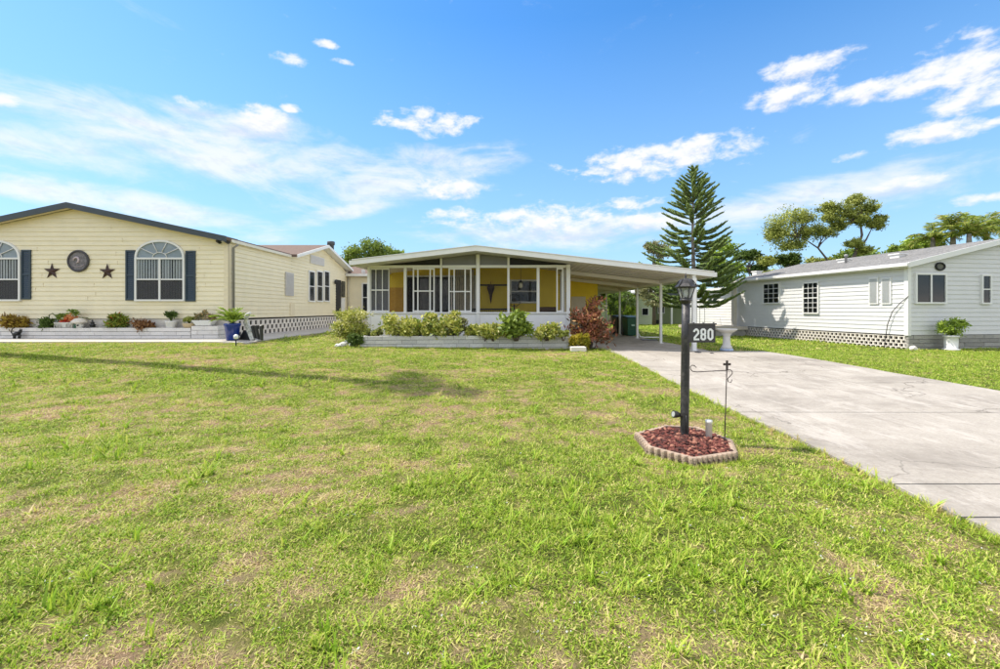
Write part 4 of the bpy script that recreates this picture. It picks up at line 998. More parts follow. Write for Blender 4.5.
# round plaque and cable
e = empty('wall_plaque', (0, 0, 0), 0, 'dark oval wall plaque over the double window of the gray-white house', 'plaque'); u, z = RF.front(939, 266.6)
e.location = RF.o + Vector((u * RF.c, u * RF.s, z)) + Vector((RF.s, -RF.c, 0)) * .02; e.rotation_euler = (0, 0, RF.th)
mb = MB(); mb.tube([(.17 * math.cos(2 * PI * k / 24), -.02, .115 * math.sin(2 * PI * k / 24)) for k in range(25)], .03, 6, cap=False); mb.build('rim', darkm, e)
mb = MB(); mb.prism([(.17 * math.cos(2 * PI * k / 24), .115 * math.sin(2 * PI * k / 24)) for k in range(24)], (0, .015), T=T_front(0)); mb.build('disc', mat('olive_disc', (.12, .12, .09), .6, .5, 20), e)
cb = MB(); cb.tube([RF.o + Vector((-.04 - k[0], 0, 0)) + Vector((-k[1] * RF.s, k[1] * RF.c, k[2])) for k in ((-.0, -.05, 1.75), (.03, .15, 1.55), (.04, .4, 1.25), (.05, .55, .8), (.05, .62, .3), (.05, .65, .0))], .012, 5)
o = cb.build('cable', blackpl); tag(o, 'thin black cable drooping down the corner of the gray-white house', 'cable')

# ================================================================ LAMP POST, FLOWER BED, FLAG HOOK
def stroke(mb, pts, w, y0, y1, closed=False, mi=0):
    """flat stroke of width w along (x,z) points with mitred corners, extruded y0..y1"""
    P = [np.array(p, float) for p in pts]; n = len(P); A, B = [], []
    for i in range(n):
        d0 = P[i] - P[i - 1] if (i > 0 or closed) else P[1] - P[0]
        d1 = P[(i + 1) % n] - P[i] if (i < n - 1 or closed) else d0
        d0 = d0 / np.linalg.norm(d0); d1 = d1 / np.linalg.norm(d1)
        n0 = np.array([-d0[1], d0[0]]); n1 = np.array([-d1[1], d1[0]]); m = n0 + n1; m = m / np.linalg.norm(m); k = w / 2 / max(.5, float(m @ n0))
        A.append(P[i] + m * k); B.append(P[i] - m * k)
    vs = [(a[0], y0, a[1]) for a in A] + [(b[0], y0, b[1]) for b in B] + [(a[0], y1, a[1]) for a in A] + [(b[0], y1, b[1]) for b in B]
    fs = []; rng_ = range(n if closed else n - 1)
    for i in rng_:
        j = (i + 1) % n
        fs += [(i, j, n + j, n + i), (2 * n + i, 3 * n + i, 3 * n + j, 2 * n + j), (i, 2 * n + i, 2 * n + j, j), (n + i, n + j, 3 * n + j, 3 * n + i)]
    if not closed: fs += [(0, n, 3 * n, 2 * n), (n - 1, 3 * n - 1, 4 * n - 1, 2 * n - 1)]
    mb.add(vs, fs, mi)
base = G(684.4, 438.5, .05); DL = base.y
lamp = empty('lamp_post', base, 0, 'black lantern lamp post with house number sign rising from the red rock bed', 'lamp post')
def lp(px, py): p = W(px, py, DL); return p.x - base.x, p.z - base.z
top = lp(686, 302)
mb = MB(); t = top[0] / top[1]
mb.tube([(t * z, 0, z) for z in (-.12, .02, .05, top[1] * .5, top[1] - .42, top[1] - .40, top[1] - .36, top[1])], [.048, .048, .046, .046, .045, .051, .0455, .045], 20); mb.build('pole', blackm, lamp)
x0, zc = lp(685.8, 301.5)
mb = MB(); mb.lathe([(.040, -.03), (.05, -.02), (.052, .0), (.066, .006), (.066, .02), (.05, .034), (.05, .05)], (x0, 0, zc), 20); mb.build('collar', blackm, lamp)
z_g0, z_g1 = lp(0, 298.8)[1], lp(0, 287.8)[1]; z_r = lp(0, 279.2)[1]; z_f = lp(0, 272.5)[1]
def hexring(r, z, n=6, a0=R(30)): return [(x0 + r * math.cos(a0 + 2 * PI * k / n), r * math.sin(a0 + 2 * PI * k / n), z) for k in range(n)]
lan = MB(); rb, rt = .056, .093
for k in range(6):
    b0, t0 = hexring(rb, z_g0)[k], hexring(rt, z_g1)[k]; lan.tube([b0, t0], .0055, 6)
for z, r in ((z_g0, rb + .003), (z_g1, rt + .003)):
    h = hexring(r, z); lan.tube(h + [h[0]], .006, 6)
lan.lathe([(.05, zc + .045), (.06, z_g0 - .006), (.06, z_g0)], (x0, 0, 0), 6, rot=R(30), sm=False)
lan = lan.build('lantern_cage', blackm, lamp)
for k in range(6):
    b, t_ = hexring(rb - .003, z_g0), hexring(rt - .003, z_g1); pn = MB(); pn.quad(b[k], b[(k + 1) % 6], t_[(k + 1) % 6], t_[k]); pn.build('pane', lampglass, lan)
mb = MB(); mb.lathe([(.02, z_g0), (.02, z_g0 + .05), (.022, z_g0 + .07), (.014, z_g0 + .10)], (x0, 0, 0), 10); mb.build('bulb', mat('white_bulb', (.8, .8, .76), .3), lan)
mb = MB(); mb.lathe([(.115, z_g1 + .002), (.12, z_g1 + .012), (.088, z_g1 + .045), (.074, z_r - .018), (.05, z_r), (.02, z_r + .006)], (x0, 0, 0), 6, rot=R(30), sm=False)
for k in range(6):
    a = hexring(.118, z_g1 + .014)[k]; b = hexring(.075, z_r - .016)[k]; c = hexring(.045, z_r + .003)[k]; mb.tube([a, b, c], .005, 5)
roof = mb.build('lantern_roof', blackm, lamp)
mb = MB(); mb.lathe([(.018, 0), (.012, .012), (.007, .02), (.013, .032), (.007, .042), (.004, .06), (.001, z_f - z_r)], (x0, 0, z_r), 10); mb.build('finial', blackm, roof)
# number sign
sx0, sz0 = lp(689.3, 342.2); sx1, sz1 = lp(713.3, 324.2); yy = -.048
mb = MB(); mb.box(sx0 - .03, yy, sz0, sx1, yy + .012, sz1); sign = mb.build('number_sign', mat('dark_sign_face', (.045, .04, .042), .45, .15, 20), lamp, bevel=.002)
mb = MB(); mb.box(sx0 - .03, yy - .012, sz1 - .002, sx1 + .008, yy + .016, sz1 + .012)
for x in (sx0 + .03, (sx0 + sx1) / 2, sx1 - .02): mb.lathe([(.008, 0), (.01, .008), (.002, .012)], (x, yy + .002, sz1 + .011), 8)
mb.box(sx0 - .05, yy + .013, sz0 + .02, sx0 + .02, yy + .05, sz1 - .02); mb.build('sign_bracket', mat('weathered_dark_bracket', (.09, .08, .075), .5, .3, 20), sign)
def digit(ch_, a, b_, y0, y1):
    xa, zb_ = lp(a, y1); xb, zt_ = lp(b_, y0); w = .021; h = w / 2; c = .018
    L0, R0, B0_, T0 = xa + h, xb - h, zb_ + h, zt_ - h; M_ = (B0_ + T0) / 2; mb = MB()
    if ch_ == '0': stroke(mb, [(L0 + c, B0_), (R0 - c, B0_), (R0, B0_ + c), (R0, T0 - c), (R0 - c, T0), (L0 + c, T0), (L0, T0 - c), (L0, B0_ + c)], w, yy - .005, yy - .0005, True)
    if ch_ == '8':
        for lo, hi in ((B0_, M_), (M_, T0)):
            k = .012; stroke(mb, [(L0 + k, lo), (R0 - k, lo), (R0, lo + k), (R0, hi - k), (R0 - k, hi), (L0 + k, hi), (L0, hi - k), (L0, lo + k)], w, yy - .005 - (.0004 if lo > B0_ else 0), yy - .0005, True)
    if ch_ == '2': stroke(mb, [(L0 - .002, T0 - .03), (L0, T0 - c), (L0 + c, T0), (R0 - c, T0), (R0, T0 - c), (R0, M_ + .012), (R0 - .012, M_ - .002), (L0 + .004, B0_ + .018), (L0 + .004, B0_), (R0 + h, B0_)], w, yy - .005, yy - .0005)
    mb.build('digit', mat('white_digit', (.85, .85, .84), .4, .03), sign)
digit('2', 691.2, 697.1, 328.2, 340.0); digit('8', 698.3, 703.9, 328.2, 340.0); digit('0', 705.2, 711, 328.2, 340.0)
# small floodlight on the pole
fx, fz_ = lp(676, 414.5)
e = MB(); e.tube([(-.0, -.01, fz_ - .03), (fx + .05, -.01, fz_ - .02), (fx + .02, -.02, fz_ - .01)], .009, 6)
e.tube([(fx + .035, -.02, fz_), (fx + .0, -.02, fz_ + .005), (fx - .04, -.03, fz_ + .012)], [.022, .036, .042], 12); fl = e.build('spotlight', blackpl, lamp)
mb = MB(); mb.tube([(fx - .041, -.03, fz_ + .012), (fx - .046, -.031, fz_ + .013)], .030, 12); mb.build('lens', mat('pale_lens', (.35, .37, .36), .15), fl)
mb = MB(); mb.tube([(.0, -.045, fz_ + .0), (.001, -.046, fz_ - .1), (.0, -.045, -.03)], .006, 5); mb.tube([(-.043, 0, fz_ - .03), (.043, 0, fz_ - .03)], .012, 6); mb.build('wire', blackpl, lamp)

# bed with fluted concrete edging
outer = [G(px, py, .085) for px, py in ((633.5, 432), (663, 424.5), (698, 426.5), (733, 439.3), (738.6, 452.5), (694, 459.0), (646, 446.5))]
bed = empty('flower_bed', (outer[0].x + .6, outer[0].y, 0), 0, 'low seven-sided bed of red lava rock edged with fluted concrete round the lamp post', 'flower bed')
bo = bed.location; cen = sum((Vector((p.x, p.y)) for p in outer), Vector((0, 0))) / len(outer)
n = len(outer)
for i in range(n):
    A, B = outer[i], outer[(i + 1) % n]; mb = MB(); L_ = (B - A).length; k = max(6, int(L_ / .062)); d = (B - A) / L_
    inn = Vector((-d.y, d.x)); 
    if (Vector((cen.x, cen.y)) - Vector((A.x, A.y))).dot(Vector((inn.x, inn.y))) < 0: inn = -inn
    inn = Vector((inn.x, inn.y, 0)); zb0 = float(gz(A.x, A.y)) - .05; outl = []
    for j in range(k):
        for q, off_ in ((0, .032), (.10, .026), (.28, .004), (.5, 0), (.72, .004), (.90, .026)): outl.append((A + d * (L_ * (j + q) / k), off_))
    outl.append((B, .03))
    top_z = .085 + float(gz(A.x, A.y)); jz = random.uniform(-.008, .008)
    top_o = [(p.x + inn.x * (o_ + .006) - bo.x, p.y + inn.y * (o_ + .006) - bo.y, top_z + jz) for p, o_ in outl]; bot_o = [(p.x + inn.x * o_ - bo.x, p.y + inn.y * o_ - bo.y, zb0) for p, o_ in outl]
    mid_o = [(p.x + inn.x * o_ - bo.x, p.y + inn.y * o_ - bo.y, top_z - .014 + jz) for p, o_ in outl]
    top_i = [(p.x + inn.x * .06 - bo.x, p.y + inn.y * .06 - bo.y, top_z + jz) for p, o_ in outl]; bot_i = [(p.x + inn.x * .062 - bo.x, p.y + inn.y * .062 - bo.y, zb0) for p, o_ in outl]
    m_ = len(outl); vs = bot_o + mid_o + top_o + top_i + bot_i; fs = []
    for j in range(m_ - 1):
        for r in range(4): fs.append((r * m_ + j, r * m_ + j + 1, (r + 1) * m_ + j + 1, (r + 1) * m_ + j))
    for j in (0, m_ - 1): fs.append(tuple(r * m_ + j for r in range(5)))
    mb.add(vs, fs); mb.build('edging_block', edgem, bed)
mb = MB(); zc_ = float(gz(cen.x, cen.y))
mb.add([(p.x - bo.x, p.y - bo.y, zc_ + .035) for p in outer], [tuple(range(n))]); mb.build('soil', soil, bed)
def inpoly(x, y, poly):
    c = np.zeros(np.shape(x), bool); m = len(poly)
    for i in range(m):
        x1, y1, x2, y2 = poly[i][0], poly[i][1], poly[(i + 1) % m][0], poly[(i + 1) % m][1]
        c ^= ((y1 > y) != (y2 > y)) & (x < (x2 - x1) * (y - y1) / (y2 - y1 + 1e-12) + x1)
    return c
bedpoly = [(p.x, p.y) for p in outer]
shr = [((cen.x + (x - cen.x) * .90), (cen.y + (y - cen.y) * .88)) for x, y in bedpoly]
mb = MB(); k = 0; rr = random.Random(3)
while k < 1500:
    x = rr.uniform(min(p[0] for p in shr), max(p[0] for p in shr)); y = rr.uniform(min(p[1] for p in shr), max(p[1] for p in shr))
    if not bool(inpoly(x, y, shr)): continue
    h = .045 + .035 * max(0, 1 - ((x - cen.x) ** 2 + (y - cen.y) ** 2) / .3) + rr.uniform(-.01, .02)
    mb.rock((x - bo.x, y - bo.y, zc_ + h), rr.uniform(.013, .034), rr.choice((0, 0, 0, 1, 1, 2)), k); k += 1
o = mb.build('lava_rock', [lava, mat('dark_lava_rock', (.055, .018, .014), .95, .5, 25, .8, 120), mat('faded_lava_rock', (.34, .15, .10), .95, .4, 25, .8, 120)], bed, stuff=True)
pp = G(708.8, 441.5, .04); o = MB(); o.lathe([(.034, -.12), (.034, .205), (.038, .207), (.038, .232), (.03, .238), (.004, .24)], n=20); o = o.build('pvc_pipe', pvc); o.location = pp; tag(o, 'short capped white pipe standing upright in the red rock bed', 'pipe')
# shepherd hook for a garden flag
hb = G(724.2, 447, .03); DH = hb.y
hook = empty('garden_flag_hook', hb, 0, 'thin rusty black garden flag hook with cross finial at the right of the rock bed', 'flag hook')
hp = lambda px, py, dy=0: (W(px, py, DH).x - hb.x, dy, W(px, py, DH).z - hb.z)
ironm = mat('rusty_iron', (.045, .032, .028), .6, .4, 20, .3, 90)
mb = MB(); mb.tube([hp(724.2, 452), hp(725.6, 410), hp(727, 363.5)], .0055, 7); mb.build('pole', ironm, hook)
mb = MB(); mb.tube([hp(727, 363.5), hp(727, 361)], [.006, .003], 6); mb.box(hp(723.3, 0)[0], -.005, hp(0, 365.4)[2], hp(730.7, 0)[0], .005, hp(0, 363.2)[2]); mb.box(hp(726, 0)[0], -.0045, hp(0, 370)[2], hp(728, 0)[0], .0045, hp(0, 360.5)[2]); mb.build('cross_finial', ironm, hook)
mb = MB(); mb.tube([hp(*p) for p in ((727, 370.3), (710, 371.2), (697, 372), (692.5, 371.3), (690.5, 369), (690.3, 366.8), (692, 365.2), (694.3, 365.5), (696.5, 367.8))], [.0048] * 8 + [.003], 6); mb.build('arm', ironm, hook)
mb = MB(); mb.tube([hp(*p) for p in ((727, 370.2), (730, 369.6), (732.2, 371.2), (732.3, 373.6), (729.6, 376.6), (727.6, 378.8), (728.2, 381.8), (731, 382.3), (732.2, 379.4))], [.0046] * 8 + [.003], 6); mb.build('scroll', ironm, hook)

# ================================================================ GRASS
def blade_mesh(name, nbl, hmin, hmax, wid, rad, lean, mat_, rng, seg=3):
    V, Fc, T = [], [], []
    for b in range(nbl):
        a = rng.uniform(0, 2 * PI); r = rad * math.sqrt(rng.uniform(0, 1)); x0, y0 = r * math.cos(a), r * math.sin(a)
        d = rng.uniform(0, 2 * PI); h = rng.uniform(hmin, hmax); le = rng.uniform(*lean); w = wid * rng.uniform(.7, 1.3)
        dx, dy = math.cos(d), math.sin(d); tw = rng.uniform(-.6, .6); o = len(V); t = rng.uniform(0, 1)
        for i in range(seg + 1):
            k = i / seg; out = h * math.sin(le) * k ** 1.2; up = h * math.cos(le) * k * (1 - .35 * le * k)
            ww = w * (1 - k ** 1.6) * .5 + (.0004 if i < seg else 0); cx, cy = x0 + dx * out, y0 + dy * out
            nx, ny = -dy * math.cos(tw) , dx * math.cos(tw); nz_ = math.sin(tw)
            if i == seg: V.append((cx, cy, max(up, .002))); T.append(t)
            else: V += [(cx - nx * ww, cy - ny * ww, up - nz_ * ww), (cx + nx * ww, cy + ny * ww, up + nz_ * ww)]; T += [t, t]
        for i in range(seg - 1): Fc.append((o + 2 * i, o + 2 * i + 1, o + 2 * i + 3, o + 2 * i + 2))
        Fc.append((o + 2 * seg - 2, o + 2 * seg - 1, o + 2 * seg))
    me = bpy.data.meshes.new(name); me.from_pydata(V, [], Fc); at = me.attributes.new('v', 'FLOAT', 'POINT'); at.data.foreach_set('value', T); me.materials.append(mat_); me.update()
    return me
def grass_mat():
    m, N, L, P = new_mat('grass_blade')
    ai = N.new('ShaderNodeAttribute'); ai.attribute_type = 'INSTANCER'; ai.attribute_name = 'dry'
    ag = N.new('ShaderNodeAttribute'); ag.attribute_name = 'v'
    a = N.new('ShaderNodeMath'); a.operation = 'MULTIPLY_ADD'; L.new(ag.outputs['Fac'], a.inputs[0]); a.inputs[1].default_value = .62; L.new(ai.outputs['Fac'], a.inputs[2])
    cr = N.new('ShaderNodeValToRGB'); L.new(a.outputs[0], cr.inputs[0]); E = cr.color_ramp.elements
    E[0].color = (0.12, 0.20, 0.012, 1); E[1].color = (0.66, 0.50, 0.30, 1)
    for p, c in ((.20, (0.30, 0.48, 0.03, 1)), (.46, (0.50, 0.58, 0.08, 1)), (.68, (0.64, 0.53, 0.24, 1))): e = E.new(p); e.color = c
    L.new(cr.outputs[0], P.inputs['Base Color']); P.inputs['Roughness'].default_value = .5; P.inputs['Specular IOR Level'].default_value = .3
    t = N.new('ShaderNodeBsdfTranslucent'); L.new(cr.outputs[0], t.inputs[0]); mx = N.new('ShaderNodeMixShader'); mx.inputs[0].default_value = .35
    L.new(P.outputs[0], mx.inputs[1]); L.new(t.outputs[0], mx.inputs[2]); L.new(mx.outputs[0], N['Material Output'].inputs['Surface']); MATS['grass'] = m; return m
gm = grass_mat(); pr = np.random.default_rng(5)
protos = []
def proto(*a):
    o = bpy.data.objects.new(a[0], blade_mesh(*a)); protos.append(o)
for i in range(3): proto('mat_grass', 22, .018, .050, .0075, .07, (.5, 1.35), gm, pr, 2)      # 0-2 low mat
for i in range(2): proto('tall_grass', 13, .04, .13, .007, .035, (.25, 1.25), gm, pr, 3)          # 3-4 tufts
for i in range(2): proto('thatch', 20, .025, .07, .004, .085, (1.15, 1.5), gm, pr, 2)            # 5-6 flat thatch
for i in range(2): proto('wide_grass', 12, .06, .19, .013, .04, (.4, 1.35), gm, pr, 4)            # 7-8 broad bladed tufts
def in_any(x, y):
    bad = (x > Lx(y) + .03) & (x < Rx(y) - .03) & (y < 13.06)
    bad |= (x > 2.35) & (x < 6.55) & (y > 13) & (y < 26.3)
    bad |= inpoly(x, y, bedpoly)
    bad |= (x < -7.08) & (y > 11.83)
    bad |= (x > -4.5) & (x < 2.4) & (y > G(466, 348).y + .0) & (y < 30)
    bad |= inpoly(x, y, [(RF.o.x, RF.o.y), (RF.o.x + 7, RF.o.y + 1), (RF.o.x + 7 - 2, RF.o.y + 17), (RF.o.x - 2.2, RF.o.y + 16)])
    return bad
GX, GY, GK, GS, GD, GL = [], [], [], [], [], []
def scatter(y0, y1, dens, kinds, smin, smax, accept, seed, dryoff=0.0):
    rng = np.random.default_rng(seed)
    xm = 1.28 * y1 + 1.2; n = int(dens * (y1 - y0) * 2 * xm)
    x = rng.uniform(-xm, xm, n); y = rng.uniform(y0, y1, n)
    k = (np.abs(x) < 1.28 * y + 1.2) & ~in_any(x, y); x, y = x[k], y[k]
    d = dryness(x, y); l = lush(x, y); p = accept(d, l, x, y); k = rng.uniform(0, 1, len(x)) < p; x, y, d, l = x[k], y[k], d[k], l[k]
    m = len(x); GX.append(x); GY.append(y); GK.append(rng.choice(kinds, m)); GS.append(rng.uniform(smin, smax, m) * (1 + .25 * np.clip(l, -.5, 1)))
    GD.append(np.clip(d * .62 - .24 - .22 * l + rng.normal(0, .11, m) + dryoff, 0, .95))
low = lambda d, l, x, y: np.clip(1.2 - .7 * np.clip(d, 0, 1.2), .45, 1) * np.clip((fbm(x * 11, y * 11, 201, 3) - .34) * 6, .25, 1)
for i, (a, b, dn, sc) in enumerate(((1.1, 3.0, 820, .85), (3.0, 5.0, 560, .95), (5.0, 8.0, 320, 1.05), (8.0, 13.2, 200, 1.3), (13.2, 22, 34, 2.3), (22, 40, 9, 4.0))):
    scatter(a, b, dn, [0, 1, 2], .7 * sc, 1.25 * sc, low, 100 + i)
    scatter(a, b, dn * .75, [5, 6], .7 * sc, 1.2 * sc, lambda d, l, x, y: np.clip(d * 1.3, .15, 1), 120 + i, .22)
    scatter(a, b, dn * .26, [3, 4], .4 * sc, .85 * sc, lambda d, l, x, y: np.clip(l * 2.4 - .05, 0.03, 1) * (1 - .6 * np.clip(d, 0, 1)), 140 + i, -.08)
    if b < 9: scatter(a, b, dn * .085, [7, 8], .45 * sc, 1.05 * sc, lambda d, l, x, y: np.clip(l * 2.6 - .15, 0.03, 1), 160 + i, -.12)
# taller fringe along the driveway edge and the bed
rg = np.random.default_rng(77); n = 900; y = rg.uniform(1.5, 12.8, n); x = Lx(y) + rg.normal(-.03, .05, n) + .03 * np.sin(y * 5)
k = ~in_any(x + .0, y) | (rg.uniform(0, 1, n) < .25); x, y = x[k], y[k]; GX.append(x); GY.append(y); GK.append(rg.choice([3, 4, 3, 7], len(x))); GS.append(rg.uniform(.4, .85, len(x))); GD.append(np.clip(dryness(x, y) * .5 - .2 + rg.normal(0, .12, len(x)), 0, .9))
n = 500; t = rg.uniform(0, len(bedpoly), n); i0 = t.astype(int); f_ = (t - i0)[:, None]; bp = np.array(bedpoly); q = bp[i0] * (1 - f_) + bp[(i0 + 1) % len(bp)] * f_; cn = bp.mean(0); q = cn + (q - cn) * (1.0 + rg.uniform(.02, .12, (n, 1)))
GX.append(q[:, 0]); GY.append(q[:, 1]); GK.append(rg.choice([0, 3, 4], n)); GS.append(rg.uniform(.3, .6, n)); GD.append(np.clip(dryness(q[:, 0], q[:, 1]) * .5 - .1, 0, .9))
n = 700; x = rg.uniform(-4.5, 2.4, n); y = np.interp(x, [pA.x, G(573, 349.5).x], [pA.y, G(573, 349.5).y]) - rg.uniform(.0, .09, n); GX.append(x); GY.append(y); GK.append(rg.choice([3, 4], n)); GS.append(rg.uniform(.3, .8, n)); GD.append(np.full(n, .12))
n = 700; x = rg.uniform(-15, -7.2, n); y = 11.83 - rg.uniform(.0, .09, n); GX.append(x); GY.append(y); GK.append(rg.choice([3, 4, 0], n)); GS.append(rg.uniform(.3, .7, n)); GD.append(np.full(n, .15))
GX, GY, GK, GS, GD = map(np.concatenate, (GX, GY, GK, GS, GD)); n = len(GX)
me = bpy.data.meshes.new('lawn_grass'); me.vertices.add(n)
zz_ = gz(GX, GY) + np.where((np.abs(GX) < 17) & (GY > .5) & (GY < 15), (fbm(GX * 3, GY * 3, 7, 4) - .5) * .035, 0) - .004
me.vertices.foreach_set('co', np.stack([GX, GY, zz_], 1).astype(np.float32).ravel())
for nm, ty, dt in (('dry', 'FLOAT', GD), ('scl', 'FLOAT', GS), ('kin', 'INT', GK), ('rot', 'FLOAT', rg.uniform(0, 6.283, n))):
    a = me.attributes.new(nm, ty, 'POINT'); a.data.foreach_set('value', np.asarray(dt, np.int32 if ty == 'INT' else np.float32))
print('grass tufts', n)
lawn = bpy.data.objects.new('lawn_grass', me); C.objects.link(lawn); tag(lawn, 'short patchy lawn grass with bright green tufts and dry straw patches', 'grass', kind='stuff')
ng = bpy.data.node_groups.new('grow_grass', 'GeometryNodeTree')
ng.interface.new_socket('Geometry', in_out='INPUT', socket_type='NodeSocketGeometry'); ng.interface.new_socket('Geometry', in_out='OUTPUT', socket_type='NodeSocketGeometry')
gi = ng.nodes.new('NodeGroupInput'); go = ng.nodes.new('NodeGroupOutput'); iop = ng.nodes.new('GeometryNodeInstanceOnPoints')
g2i = ng.nodes.new('GeometryNodeGeometryToInstance')
for o in reversed(protos):
    oi = ng.nodes.new('GeometryNodeObjectInfo'); oi.inputs['Object'].default_value = o; oi.inputs['As Instance'].default_value = True; ng.links.new(oi.outputs['Geometry'], g2i.inputs[0])
jn = ng.nodes.new('GeometryNodeJoinGeometry')
for o in list(ng.nodes):
    pass
for l in list(ng.links): ng.links.remove(l)
infos = [x for x in ng.nodes if x.bl_idname == 'GeometryNodeObjectInfo']
for x in infos: ng.links.new(x.outputs['Geometry'], jn.inputs[0])
def named(nm, ty):
    x = ng.nodes.new('GeometryNodeInputNamedAttribute'); x.data_type = ty; x.inputs['Name'].default_value = nm; return x.outputs['Attribute']
cx = ng.nodes.new('ShaderNodeCombineXYZ'); ng.links.new(named('rot', 'FLOAT'), cx.inputs[2])
ng.links.new(gi.outputs[0], iop.inputs['Points']); ng.links.new(jn.outputs[0], iop.inputs['Instance']); iop.inputs['Pick Instance'].default_value = True
ng.links.new(named('kin', 'INT'), iop.inputs['Instance Index']); ng.links.new(cx.outputs[0], iop.inputs['Rotation']); ng.links.new(named('scl', 'FLOAT'), iop.inputs['Scale'])
ng.links.new(iop.outputs[0], go.inputs[0]); ng.nodes.remove(g2i)
md = lawn.modifiers.new('grow', 'NODES'); md.node_group = ng

# ================================================================ TREES AND SHRUBS
def jitter_line(a, b, n, amp, rr):
    a, b = Vector(a), Vector(b); out = []
    for i in range(n + 1):
        k = i / n; p = a.lerp(b, k)
        if 0 < i < n: p += Vector((rr.uniform(-1, 1), rr.uniform(-1, 1), rr.uniform(-.5, .5))) * amp
        out.append(p)
    return out
lf_dark = leaf_mat('dark_evergreen_leaf', (0.045, 0.085, 0.015), (0.17, 0.25, 0.05))
lf_mid = leaf_mat('mid_green_leaf', (0.09, 0.15, 0.02), (0.34, 0.44, 0.07))
lf_olive = leaf_mat('olive_leaf', (0.13, 0.17, 0.03), (0.52, 0.55, 0.13))
lf_pale = leaf_mat('pale_leaf', (0.16, 0.17, 0.07), (0.46, 0.44, 0.22))
lf_bright = leaf_mat('bright_leaf', (0.14, 0.24, 0.02), (0.46, 0.58, 0.08))
lf_pine = leaf_mat('norfolk_needle', (0.07, 0.12, 0.03), (0.30, 0.40, 0.11), trans=.25)
lf_varieg = leaf_mat('variegated_leaf', (0.14, 0.22, 0.03), (0.62, 0.60, 0.14), (0.9, 0.84, 0.5))
lf_croton = leaf_mat('red_croton_leaf', (0.06, 0.05, 0.02), (0.36, 0.12, 0.07), (0.75, 0.50, 0.18), trans=.2)
lf_yell = leaf_mat('yellow_leaf', (0.20, 0.22, 0.02), (0.62, 0.48, 0.05))
lf_palm = leaf_mat('palm_frond', (0.10, 0.17, 0.02), (0.42, 0.50, 0.09), (0.62, 0.46, 0.18))
def tree(name, label, base, limbs, clumps, lm, nsub, nleaf, size, bm=bark, group=None, trunk_r=.16, sub_r=.28, shell=.45, aspect=.55):
    """limbs: list of point lists from the base outward; clumps in offsets from the base"""
    e = empty(name, base, 0, label, 'tree' if 'tree' in name or 'pine' in name else 'shrub', group)
    rr = random.Random(name + label); mb = MB()
    for i, L_ in enumerate(limbs):
        r = [trunk_r * (1 if i == 0 else .5) * (1 - .75 * k / (len(L_) - 1)) for k in range(len(L_))]; mb.tube(L_, r, 8)
    # twigs reach from the nearest limb end into every clump
    ends = [Vector(L_[-1]) for L_ in limbs] + [Vector(L_[len(L_) // 2]) for L_ in limbs]
    for c in clumps:
        cv = Vector(c[:3]); e0 = min(ends, key=lambda q: (q - cv).length)
        for _ in range(3):
            t = cv + Vector((rr.uniform(-.6, .6) * c[3], rr.uniform(-.6, .6) * c[4], rr.uniform(-.3, .6) * c[5])); mb.tube(jitter_line(e0, t, 4, .06 * (t - e0).length, rr), [trunk_r * .3, trunk_r * .24, trunk_r * .18, trunk_r * .12, trunk_r * .05], 5)
    mb.build('trunk', bm, e)
    P, T = crown_pts(clumps, nsub, nleaf, np.random.default_rng(abs(hash2(np.int64(int(base[0] * 31)), np.int64(int(base[1] * 17)), 3) * 1e6).astype(int)), sub_r, shell)
    leaves('crown', P, size, lm, e, aspect, T)
    return e
def clump_px(b, px, py, rx, ry, D, depth=None):
    s = D / F; p = W(px, py, D); return (p.x - b[0], p.y - b[1], p.z - b[2], rx * s, (depth or rx * .8) * s, ry * s)

